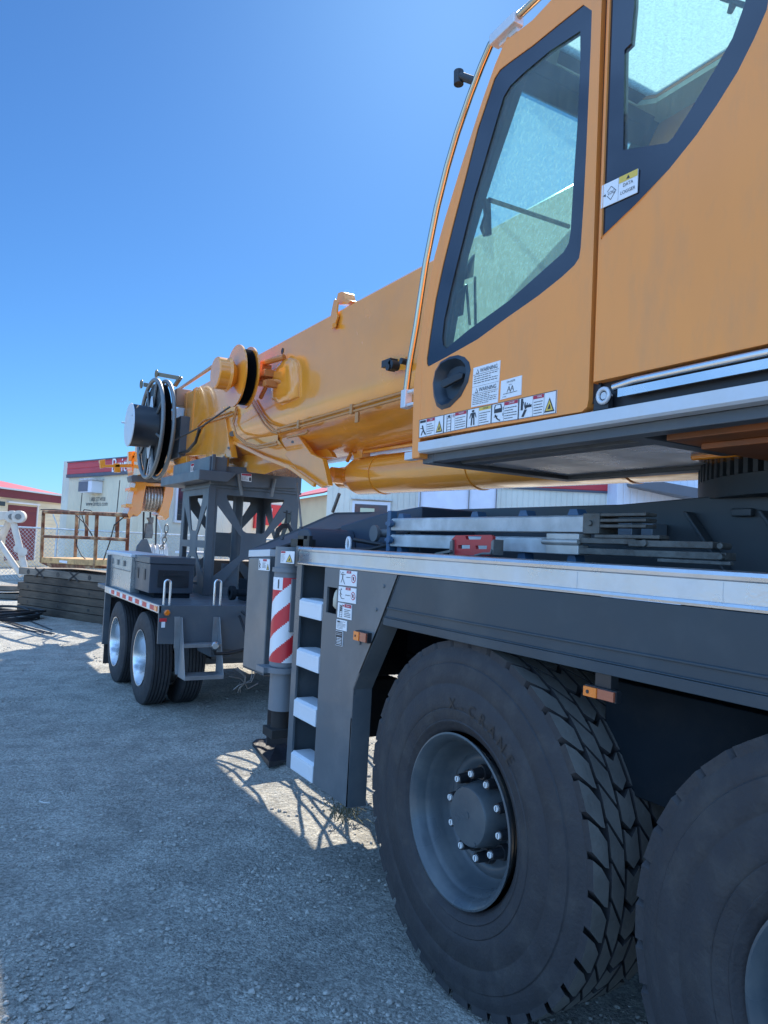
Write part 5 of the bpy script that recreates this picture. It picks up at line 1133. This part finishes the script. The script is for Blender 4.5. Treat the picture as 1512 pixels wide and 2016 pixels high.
decalY(bpy.data.objects['boom_cradle'], 7.695, (376, 913.5), (382, 912), (381, 928), (375, 929.5), L_dz)
m = MB(); pth = [(553, 1045), (560, 1030), (570, 1025), (580, 1035)]
for k in range(3): m.tube([U(x, y + 3 * k, Y=7.4) for x, y in [(541 + 2 * k, 1062), (545 + 2 * k, 1042), (556, 1033), (568, 1032), (575, 1045), (577, 1058)]], .014)
m.tube([U(565, 1005, Y=7.5), U(563, 1030, Y=7.5)], .012); m.tube([U(558, 1008, Y=7.5), U(572, 1012, Y=7.5)], .006); m.build('air_hoses', MHOSE, DL, smooth=60)
m = MB(); m.box(2.7, 3.2, 7.0, 7.4, DZ, DZ + .22); m.cyl((2.45, 6.95, DZ + .1), (2.9, 6.95, DZ + .1), .035, 14); m.cyl((2.45, 6.95, DZ + .1), (2.50, 6.95, DZ + .1), .07, 16); m.build('winch_box', MGREYD, DL, bevel=.006)
m = MB(); m.prism([(2.75, 8.99, DZ), (3.6, 8.99, DZ), (3.6, 8.99, 1.45), (2.9, 8.99, 1.45)], (0, .5, 0)); m.build('rusty_locker', P('locker_brown', (.10, .07, .055), .7, 0, .3, 5), DL, bevel=.01)
m = MB(); m.box(2.7, 3.25, 9.5, 9.9, 1.50, 1.53); m.build('locker_shelf', MFRAMEW, DL)
m = MB(); m.tube([U(585, 951, Y=7.2), U(594, 1044, Y=7.0)], .012); m.tube([U(668, 972, X=2.3), U(655, 1008, X=2.3)], .012); m.build('guide_rod', MSTEEL, DL, smooth=60)
# plate and cable tangle hanging between crane and dolly
m = MB(); m.box(2.28, 2.75, 5.42, 5.434, .12, .62); m.build('rear_flap', MRUBBER, CR_, bevel=.004)
m = MB(); c = U(482, 1345, Y=5.2)
rr = random.Random(3)
for k in range(9):
    a = rr.uniform(0, 6.28); m.tube([c, c + Vector((.05 * math.cos(a), 0, .05 * math.sin(a))), c + Vector((.12 * math.cos(a + .6), .02, .10 * math.sin(a + .6) + .03))], .004, 5)
m.build('wire_tangle', MSTEEL, CR_, smooth=60)
m = MB(); m.box(1.9, 4.2, 4.40, 4.52, 1.0, 1.55); m.box(2.2, 2.5, 3.9, 4.2, .55, .9); m.build('rear_crossmember', MGREYD, CR_, bevel=.01)
m = MB(); rr = random.Random(12)  # sagging tubes added to cast a lattice of shadow on the ground
for k in range(12):
    a_ = Vector((2.3 + .1 * k, 4.52, 1.02 + .05 * (k % 3))); b_ = Vector((2.45 + .22 * ((k * 3) % 7), 6.62, 1.0 + .04 * (k % 2))); sag = rr.uniform(.15, .5)
    m.tube([a_.lerp(b_, t) - Vector((rr.uniform(-.03, .03), 0, sag * 4 * t * (1 - t))) for t in [j / 8 for j in range(9)]], .013)
m.build('shadow_hoses', MHOSE, CR_, smooth=60)

# ================================================================ small things on the ground
pd = root('rubber_mat', U(540, 1480, Z=GZ), 'folded black rubber mat lying on the gravel under the outrigger jack', 'mat')
m = MB(); pts = [(497, 1461), (505, 1455), (530, 1453), (550, 1448), (600, 1450), (620, 1470), (560, 1497), (530, 1499), (515, 1484)]
top = [U(*p, Z=GZ + .03 + .02 * math.sin(i * 2)) for i, p in enumerate(pts)]
bot = [Vector((p.x, p.y, GZ)) for p in top]; n = len(top); cc = sum(top, Vector()) / n + Vector((0, 0, .02))
m.add(top + bot + [cc], [(i, (i + 1) % n, 2 * n) for i in range(n)] + [(i, n + i, n + (i + 1) % n, (i + 1) % n) for i in range(n)]); m.build('mat_sheet', P('mat_rubber', (.010, .012, .018), .55, 0, .2, 8, .4, 30), pd)
st = root('loose_string', U(90, 1575, Z=GZ), 'short pale curl of string lying on the shaded gravel', 'string')
m = MB(); m.tube([U(x, y, Z=GZ + .015) for x, y in [(91, 1567), (88, 1572), (82, 1573), (78, 1577), (85, 1580), (98, 1580)]], .004, 6); m.build('strand', P('string_pale', (.55, .55, .52), .7), st, smooth=60)
wd = root('dry_weed', U(684, 1615, Z=GZ), 'small tangled dry weed beside the foot of the crane ladder', 'weed')
m = MB(); c = U(680, 1612, Z=GZ); rr = random.Random(5)
for k in range(46):
    a = rr.uniform(0, 6.28); l = rr.uniform(.03, .13); h = rr.uniform(.02, .11); d = Vector((math.cos(a), math.sin(a), 0)); b0 = c + Vector((rr.uniform(-.08, .08), rr.uniform(-.08, .08), 0))
    m.tube([b0, b0 + d * l * .4 + Vector((0, 0, h)), b0 + d * l + Vector((0, 0, h * .5))], .0022, 4)
m.build('stems', P('dry_stem', (.10, .11, .07), .8), wd)

# ================================================================ BACKGROUND
# timber stack: crane mats
SA, SB = U(30, 1203, Z=GZ), U(215, 1232, Z=GZ); sdir = (SB - SA).normalized(); sn = Vector((-sdir.y, sdir.x, 0)); 
if sn.y < 0: sn = -sn
SL = (SB - SA).length
ztop = U(33, 1116, D=(SA - Vector((0, 0, EYE))).dot(CF)).z
nlay = 6; lh = (ztop - GZ) / nlay
for k in range(nlay):
    o_ = SA + sdir * (.08 if k in (2, 4) else 0) + sdir * random.uniform(-.03, .03) + sn * random.uniform(0, .04); z0 = GZ + lh * k
    lab = ['lowest weathered timber mat of the stack, resting on the gravel', 'second timber mat from the bottom of the stack', 'third timber mat from the bottom, set slightly in', 'fourth timber mat from the bottom of the stack', 'fifth timber mat, just below the top one', 'topmost timber mat with dark bolt holes and black painted crosses'][k]
    r_ = root('timber_mat', (o_.x, o_.y, z0), lab, 'timber mat', 'timber mats stacked under the rusty basket')
    m = MB(); hh = lh * (.97); e0 = random.uniform(-.07, .07)
    def at_(u, v, z): return o_ + sdir * u + sn * v + Vector((0, 0, z - GZ))
    m.prism([at_(e0, 0, z0 + .004), at_(SL + .9, 0, z0 + .004), at_(SL + .9, 1.2, z0 + .004), at_(e0, 1.2, z0 + .004)], (0, 0, hh - .004)); m.build('timbers', MWOOD if k < 5 else MWOODL, r_, bevel=.012)
    if k in (1, 3, 5):
        m = MB()
        for f in (.12, .45, .78): p = at_(SL * f, -.004, z0 + hh * .5); m.cyl(p, p + sn * .01, .05 if k == 5 else .03, 14)
        m.build('bolt_hole', MHOSE, r_)
    if k == 5:
        for f in (.25, .62):
            m = MB(); p = at_(SL * f, -.006, z0 + hh * .5)
            for sg in (-1, 1): m.bar(p - sdir * .16 + Vector((0, 0, -sg * .09)), p + sdir * .16 + Vector((0, 0, sg * .09)), .004, .035)
            m.build('painted_cross', P('spray_black', (.035, .03, .028), .8), r_)
# rusty man basket on the stack
DBK = (SA - Vector((0, 0, EYE))).dot(CF) - .1
def bk_(x, y, d=0): return U(x, y, D=DBK + d)
mb_ = root('man_basket', bk_(160, 1110), 'rusty steel work basket with pipe railings standing on the timber stack', 'work basket')
def z5(x, y): return (x / 5.6, 880 + y / 5.6)
def fp(x, y, t):   # t = 0 front plane, 1 back plane
    px_, py_ = z5(x, y); f = (px_ - 80) / 120.0
    return U(px_, py_, D=DBK - 1.6 * f + t * 1.2)
for (a, b, t_) in (((480, 720), (455, 1270), 0), ((1070, 735), (1045, 1310), 0), ((850, 720), (828, 1215), 1), ((1415, 760), (1400, 1150), 1), ((958, 750), (952, 990), .6), ((1300, 765), (1290, 1000), .6)):
    m = MB(); m.tube([fp(*a, t_), fp(*b, t_)], .034, 8); m.build('basket_post', MRUST, mb_, smooth=60)
m = MB()
m.tube([fp(480, 715, 0), fp(1070, 735, 0), fp(1415, 755, .2)], .035, 8); m.tube([fp(480, 700, .6), fp(850, 722, 1), fp(1415, 745, 1)], .03, 8)
m.tube([fp(470, 985, 0), fp(1055, 1005, 0), fp(1405, 1025, .3)], .028, 8); m.tube([fp(470, 985, .3), fp(830, 990, 1), fp(1400, 1015, 1)], .022, 8); m.build('top_rail', MRUST, mb_, smooth=60)
m = MB(); q_ = [fp(440, 1215, 0), fp(1045, 1245, 0), fp(1400, 1240, .5), fp(830, 1215, 1)]
m.prism([q_[0], q_[1], q_[2], q_[3]], (0, 0, -.04)); m.prism([fp(440, 1215, -.02), fp(1045, 1245, -.02), fp(1045, 1310, -.02), fp(440, 1275, -.02)], sn * .04); m.prism([fp(1045, 1245, -.02), fp(1400, 1240, .3), fp(1400, 1300, .3), fp(1045, 1310, -.02)], sn * .04); m.build('toe_board', MRUSTY, mb_, bevel=.005)
m = MB(); m.prism([fp(435, 1275, -.03), fp(1045, 1315, -.03), fp(1045, 1342, -.03), fp(560, 1330, -.03)], sn * .8); m.build('skid', MRUST, mb_)
m = MB(); m.tube([fp(450, 690, .3), fp(600, 690, .3), fp(760, 705, .3), (fp(830, 740, .3)), fp(950, 860, .3), fp(1030, 1000, .3)], .012); m.tube([fp(1380, 760, .2), fp(1260, 860, .2), fp(1210, 1050, .2), fp(1140, 1250, .2)], .012)
m.tube([fp(1050, 740, .1), fp(1000, 700, .1), fp(930, 690, .1), fp(900, 740, .1), fp(940, 880, .1)], .010); m.tube([fp(835, 1000, .1), fp(850, 1100, .1), fp(900, 1200, .1), fp(960, 1250, .1)], .010); m.build('sling_rope', P('sling', (.03, .03, .03), .7), mb_, smooth=60)
m = MB(); m.prism([fp(655, 1248, -.06), fp(740, 1255, -.06), fp(738, 1285, -.06), fp(652, 1272, -.06)], sn * .01); m.build('basket_plate', MFRAMEW, mb_)
# cable coil
cc_ = U(30, 1218, Z=GZ); cl = root('cable_coil', cc_, 'loose coil of black cable on the sunlit gravel by the timber stack', 'cable')
m = MB(); rr = random.Random(9)
for k in range(6):
    r1 = rr.uniform(.55, .95); ox, oy = rr.uniform(-.2, .2), rr.uniform(-.15, .15); m.tube([cc_ + Vector((ox - .3 + r1 * math.cos(t_), oy + r1 * .8 * math.sin(t_), .03 + .03 * k + .02 * math.sin(3 * t_ + k))) for t_ in [2 * math.pi * j / 36 for j in range(36)]], .022, 6, True)
for k in range(5): a_ = U(rr.uniform(-20, 10), rr.uniform(1205, 1235), Z=GZ + .02); b_ = U(rr.uniform(60, 130), rr.uniform(1238, 1252), Z=GZ + .02); m.tube([a_, a_.lerp(b_, .5) + Vector((rr.uniform(-.2, .2), rr.uniform(-.2, .2), .01)), b_], .010, 5)
m.build('cable_loops', MHOSE, cl, smooth=60)
# pale planks left of the stack
for i, (y_, lab) in enumerate(((1152, 'upper pale sunlit plank pile end left of the timber stack'), (1168, 'lower grey plank pile left of the timber stack'))):
    p = U(-60, y_, D=17.5); q_ = U(31, y_ + 2, D=17.5); r_ = root('plank_pile', (q_.x, q_.y, GZ), lab, 'planks', 'planks left of the timber stack')
    d_ = (q_ - p); m = MB(); h_ = .11
    m.prism([p, q_, q_ + Vector((0, 0, -h_)), p + Vector((0, 0, -h_))], sn * 1.2)
    m.build('planks', MWOODL, r_, bevel=.01)
    if i == 1:
        m = MB(); m.prism([p + Vector((0, 0, -h_ - .004)), q_ + Vector((0, 0, -h_ - .004)), Vector((q_.x, q_.y, GZ)), Vector((p.x, p.y, GZ))], sn * 1.0); m.build('bearers', MWOOD, r_)
    else:
        m = MB(); m.prism([p + Vector((0, 0, -h_ - .004)), q_ + Vector((0, 0, -h_ - .004)), q_ + Vector((0, 0, -h_ - .02)), p + Vector((0, 0, -h_ - .02))], sn * .9); m.build('bearers', MWOOD, r_)
# pale A-frame with rollers
af = root('roller_stand', U(30, 1120, D=20.5), 'cream painted steel stand with two round rollers by the chain link fence', 'stand')
def ap(x, y, t=0): px_, py_ = z5(x, y); return U(px_, py_, D=20.3 + t)
m = MB(); m.tube([ap(145, 820), ap(225, 1140), ap(290, 1420)], .09, 10); m.tube([ap(-260, 760), ap(-20, 1040), ap(240, 1420)], .08, 10); m.tube([ap(100, 820, .3), ap(0, 1050, .3), ap(-150, 1420, .3)], .09, 10)
for x_, y_ in ((200, 1120), (250, 1155)): m.cyl(ap(x_, y_, -.1), ap(x_, y_, .1), .12, 12)
m.build('leg', MCREAMP, af, smooth=50)
m = MB(); m.prism([ap(-300, 705), ap(110, 712), ap(110, 800), ap(-300, 830)], CF * .3); m.build('beam', MCREAMP, af, bevel=.02)
for x_ in (125, 200): m = MB(); m.cyl(ap(x_, 768, -.12), ap(x_ + 25, 770, .25), .17, 24); m.mat(1).cyl(ap(x_, 768, -.14), ap(x_, 768, -.12), .08, 16); m.build('roller', [MCREAMP, MSTEEL], af, smooth=40)

# chain link fence
DF = 24.0
def fpt(x, h): p = U(x, 1050, D=DF); return Vector((p.x, p.y, h))
FA, FB = fpt(-160, 0), fpt(600, 0); fdir = (FB - FA).normalized(); FL = (FB - FA).length
fn = root('chain_link_fence', (FA.x, FA.y, GZ), 'galvanised chain link fence with leaning barbed wire arms in front of the site offices', 'fence')
m = MB(); m.tube([FA + Vector((0, 0, 1.80)), FB + Vector((0, 0, 1.80))], .028, 8); m.build('top_rail', MGALV, fn, smooth=60)
for fx in (-90, 112, 318, 520):
    p = fpt(fx, GZ); m = MB(); m.tube([p, p + Vector((0, 0, 1.79))], .035, 8); m.build('fence_post', MGALV, fn, smooth=60)
    m = MB(); m.tube([p + Vector((0, 0, 1.79)), p + Vector((0, 0, 1.85)) - fdir * .0, p - fdir * .17 + Vector((0, 0, 2.22))], .022, 8); m.build('barb_arm', MGALV, fn, smooth=60)
m = MB(); cell = .13; H0, H1 = GZ + .03, 1.79
nn = int(FL / cell)
for k in range(-14, nn):
    for sg in (1, -1):
        x0 = k * cell; x1 = x0 + (H1 - H0)
        a, b, za, zb = x0, x1, (H0, H1)[sg < 0], (H1, H0)[sg < 0]
        if a < 0: za += (zb - za) * (0 - a) / (b - a); a = 0
        if b > FL: zb = za + (zb - za) * (FL - a) / (b - a); b = FL
        if b <= a: continue
        m.tube([FA + fdir * a + Vector((0, 0, za)), FA + fdir * b + Vector((0, 0, zb))], .006, 4)
m.build('wire_mesh', MGALV, fn, smooth=60)

# --- buildings. wall(...) makes a solid box between two plan points
def wallbox(mb, a, b, z0, z1, th):
    a, b = Vector((a.x, a.y, 0)), Vector((b.x, b.y, 0)); d = (b - a).normalized(); n_ = Vector((-d.y, d.x, 0))
    if n_.dot(CF) < 0: n_ = -n_
    mb.prism([a + Vector((0, 0, z0)), b + Vector((0, 0, z0)), b + Vector((0, 0, z1)), a + Vector((0, 0, z1))], n_ * th); return n_
def facet(a, b, px_):   # point of segment a-b seen at pixel column px_
    ra = U(px_, 1050, D=10) ; ra.z = 0; d = b - a; den = ra.x * d.y - ra.y * d.x
    t = (a.y * ra.x - a.x * ra.y) / -den
    return a + d * t
def zat(a, b, x, y): p = facet(a, b, x); D_ = (p + Vector((0, 0, 0)) - Vector((0, 0, 0))); dd_ = U(x, y, D=10) - Vector((0, 0, EYE)); s_ = math.hypot(p.x, p.y) / math.hypot(dd_.x, dd_.y); return EYE + dd_.z * s_
def P2(x, D): p = U(x, 1050, D=D); return Vector((p.x, p.y, 0))

# big tan portable office
A1, A2 = P2(129, 30), P2(258, 26.5)
zt = zat(A1, A2, 131, 911); zb1 = zat(A1, A2, 129, 938)
of = root('site_office', (A1.x, A1.y, GZ), 'tan site office with red metal parapet, air conditioner and lettered wall', 'building')
m = MB(); n1 = wallbox(m, A1, A2, .35, zb1, 1.0); m.build('wall', MTAN, of)
m = MB(); e = (A2 - A1).normalized(); wallbox(m, A1 - e * .08 - n1 * .08, A2 + e * .08 - n1 * .08, zb1 + .08, zt, 1.2); m.build('parapet', MMETRED, of)
m = MB(); wallbox(m, A1 - e * .1 - n1 * .1, A2 + e * .1 - n1 * .1, zb1 - .05, zb1 + .08, 1.2); wallbox(m, A1 - e * .1 - n1 * .1, A2 + e * .1 - n1 * .1, zt, zt + .05, 1.2); m.build('trim', P('trim_dark', (.08, .09, .12), .5), of)
m = MB(); wallbox(m, A1 + n1 * .1, A2 + n1 * .1, GZ, .35, .8); m.build('skirting', MSKIRT, of)
def onw(a, b, x, y, out=0): p = facet(a, b, x); n_ = Vector((-(b - a).y, (b - a).x, 0)).normalized(); n_ = -n_ if n_.dot(CF) > 0 else n_; return Vector((p.x, p.y, zat(a, b, x, y))) + n_ * out
m = MB()
for x_ in (157, 229): p = onw(A1, A2, x_, 945, .006); q_ = onw(A1, A2, x_ - 3, 1050, .006); d_ = e * .03; m.add([p - d_, p + d_, q_ + d_, q_ - d_], [(0, 1, 2, 3)])
m.build('panel_joint', MSKIRT, of)
def wrect(a, b, x0, y0, x1, y1, out): return [onw(a, b, x0, y0, out), onw(a, b, x1, y0, out), onw(a, b, x1, y1, out), onw(a, b, x0, y1, out)]
def rectpx(mb, a, b, x0, y0, x1, y1, o0, o1):
    p, q_ = onw(a, b, x0, y0), onw(a, b, x1, y1); n_ = Vector((-(b - a).y, (b - a).x, 0)).normalized(); n_ = -n_ if n_.dot(CF) > 0 else n_
    A_, B_ = Vector((p.x, p.y, p.z)), Vector((q_.x, q_.y, p.z)); C_, D_ = Vector((q_.x, q_.y, q_.z)), Vector((p.x, p.y, q_.z))
    mb.prism([v + n_ * o0 for v in (A_, B_, C_, D_)], n_ * (o1 - o0))
m = MB(); rectpx(m, A1, A2, 174, 948, 196, 971, 0, .45); ac = m.build('air_conditioner', MFRAMEW, of, bevel=.02)
m = MB(); rectpx(m, A1, A2, 170.5, 950, 189, 969, .452, .46); m.build('grille', P('ac_grille', (.12, .14, .17), .5), ac)
m = MB(); rectpx(m, A1, A2, 173, 944, 198, 946.5, 0, .5); m.build('awning', MGALV, ac)
m = MB(); nn_ = -n1
for (s, x_, y_, sz) in (('1.888.527.4928', 187, 983, .22), ('www.britco.com', 186.5, 991.5, .27)): p = onw(A1, A2, x_, y_, .01); m.text(s, p, e, ZV, sz, squash=.95)
m.build('lettering', P('letter_grey', (.10, .11, .12), .6), of)
m = MB(); p = onw(A1, A2, 240, 916, .10); m.text('Britco', p, e, ZV, .75); m.build('parapet_lettering', MWHITE, of)
# grey wing with barred window
G1, G2 = P2(258, 27.5), P2(560, 34)
zt2 = zat(G1, G2, 430, 925)
gw = root('office_wing', (G1.x, G1.y, GZ), 'pale grey office wing with a tall barred window, seen behind the dolly tower', 'building')
m = MB(); n2 = wallbox(m, G1, G2, .35, zt2, 5); m.build('wall', MPALE, gw)
m = MB(); wallbox(m, G1 + n2 * .1, G2 + n2 * .1, GZ, .35, 4.8); m.build('skirting', MSKIRT, gw)
m = MB(); rectpx(m, G1, G2, 339, 950, 362, 1030, 0, .10); fw = m.build('window_frame', MFRAMEW, gw)
m = MB(); rectpx(m, G1, G2, 343, 957, 358.5, 1025, .102, .11); m.build('pane', GWIN if False else P('dark_pane', (.02, .03, .045), .1), fw)
m = MB()
for k in range(1, 6): rectpx(m, G1, G2, 343, 957 + 68 * k / 6 - .8, 358.5, 957 + 68 * k / 6 + .8, .111, .13)
m.build('window_bar', MSTEEL, fw)
m = MB(); rectpx(m, G1, G2, 497, 995, 502.5, 1040, 0, .1); rectpx(m, G1, G2, 519, 992, 553, 1036, 0, .1); m.build('red_door_panel', P('red_paint', (.55, .03, .03), .4), gw)
m = MB(); rectpx(m, G1, G2, 520, 1000, 530, 1012, .102, .12); m.build('door_sign', MFRAMEW, gw)
# maroon and tan building on the left
L1, L2 = P2(-160, 27.5), P2(124, 36)
zr = zat(L1, L2, 60, 956); zl = zat(L1, L2, 60, 970); zw = zat(L1, L2, 60, 985)
lb = root('workshop_building', (L1.x, L1.y, GZ), 'low tan building with dark red metal fascia and maroon roller door behind the fence', 'building')
m = MB(); n3 = wallbox(m, L1, L2, GZ, zw, 9); m.build('wall', MTANH, lb)
m = MB(); wallbox(m, L1 - n3 * .15, L2 - n3 * .15, zw, zl, 9.3); m.build('fascia', MMAROON, lb)
m = MB(); a_, b_ = L1 - n3 * .35, L2 - n3 * .35; m.add([a_ + Vector((0, 0, zl + .03)), b_ + Vector((0, 0, zl + .03)), b_ + n3 * 4 + Vector((0, 0, zr + .35)), a_ + n3 * 4 + Vector((0, 0, zr + .35))], [(0, 1, 2, 3)]); m.build('roof', MMETRED, lb)
m = MB(); wallbox(m, a_, b_, zl, zl + .06, .1); m.build('gutter', MFRAMEW, lb)
m = MB()
for x_ in (18, 27): p = facet(L1, L2, x_) + n3 * 3; m.cyl((p.x, p.y, zr), (p.x, p.y, zr + .75), .13, 10)
m.build('roof_vent', MSTEEL, lb)
m = MB(); rectpx(m, L1, L2, 12, 993, 68, 1103, 0, .03); rd = m.build('roller_door', MMAROOND, lb)
m = MB(); rectpx(m, L1, L2, 8, 989, 71, 992.5, 0, .12); rectpx(m, L1, L2, 68.5, 993, 70.5, 1103, 0, .06); m.build('door_frame', MFRAMEW, rd)
m = MB(); rectpx(m, L1, L2, -20, 985, 4, 996, 0, .05); m.build('small_window', P('dark_pane2', (.03, .04, .06), .1), lb)
# cream building with bright red roof
C1, C2 = P2(553, 30), P2(650, 24)
cb_ = root('cream_cabin', (C1.x, C1.y, GZ), 'cream cabin with bright red sloping roof, seen between dolly tower and crane', 'building')
ze = zat(C1, C2, 600, 980); m = MB(); n4 = wallbox(m, C1, C2, GZ, ze, 6); m.build('wall', MCREAMW, cb_)
m = MB(); a_, b_ = C1 - n4 * .3 - (C2 - C1).normalized() * .3, C2 - n4 * .3; zr4 = ze + .62
m.prism([a_ + Vector((0, 0, ze)), b_ + Vector((0, 0, ze)), b_ + n4 * 2.2 + Vector((0, 0, zr4 + .25)), a_ + n4 * 2.2 + Vector((0, 0, zr4))], (0, 0, .05)); m.build('roof', MMETRED, cb_)
# pale portable with white door, then white tarp screens and a red topped portable
W1, W2 = P2(640, 21.5), P2(828, 21.5)
pw = root('portable_cabin', (W1.x, W1.y, GZ), 'pale ribbed portable cabin with a white framed window above the crane deck', 'building')
zt5 = 3.75; m = MB(); n5 = wallbox(m, W1, W2, GZ, zt5, 4); m.build('wall', MPALE, pw)
m = MB(); rectpx(m, W1, W2, 691, 985.5, 766, 1050, 0, .08); wf = m.build('window_frame', MFRAMEW, pw)
m = MB(); rectpx(m, W1, W2, 696, 992, 760, 1050, .082, .09); m.build('pane', P('dark_pane3', (.05, .065, .08), .08), wf)
m = MB(); rectpx(m, W1, W2, 707, 1000, 735, 1012, .091, .095); m.build('window_paper', P('pale_blind', (.55, .58, .40), .6), wf)
m = MB(); rectpx(m, W1, W2, 688, 982.5, 769, 984.5, 0, .14); m.build('window_hood', MGALV, wf)
T1, T2 = P2(823, 20.5), P2(976, 20.5)
tp = root('white_canopy', (T1.x, T1.y, GZ), 'white fabric sided canopy between two portable cabins behind the crane', 'canopy')
m = MB(); wallbox(m, T1, T2, GZ, 3.9, 3); m.build('fabric_side', MTARP, tp)
m = MB(); 
for x_ in (824, 920, 974): rectpx(m, T1, T2, x_ - .8, 900, x_ + .8, 1080, .0, .05)
m.build('canopy_pole', MSTEEL, tp)
R1, R2 = P2(972, 23), P2(1214, 23)
rp_ = root('red_topped_portable', (R1.x, R1.y, GZ), 'pale portable cabin with red top band, seen under the crane cab', 'building')
zr6 = zat(R1, R2, 1100, 967); m = MB(); n6 = wallbox(m, R1, R2, GZ, zr6, 4); m.build('wall', MPALE, rp_)
m = MB(); wallbox(m, R1 - n6 * .06, R2 - n6 * .06, zr6, zr6 + .07, 4.1); m.build('trim', P('trim2', (.07, .08, .11), .5), rp_)
m = MB(); wallbox(m, R1 - n6 * .05, R2 - n6 * .05, zr6 + .07, zr6 + .75, 4.1); m.build('parapet', MMETRED, rp_)
S1, S2 = P2(1212, 22), P2(1480, 22)
wb = root('white_shed', (S1.x, S1.y, GZ), 'white ribbed shed with a grey lean-to roof edge, seen beside the slewing ring', 'building')
m = MB(); n7 = wallbox(m, S1, S2, GZ, 4.2, 4); m.build('wall', siding('white_siding', (.70, .74, .82), 3.5), wb)
m = MB(); a_ = onw(S1, S2, 1232, 950, .1); b_ = onw(S1, S2, 1372, 984, .9); m.bar(a_, b_, 1.2, .28, up=(0, 0, 1)); m.build('roof', P('roof_edge', (.10, .11, .13), .5), wb)
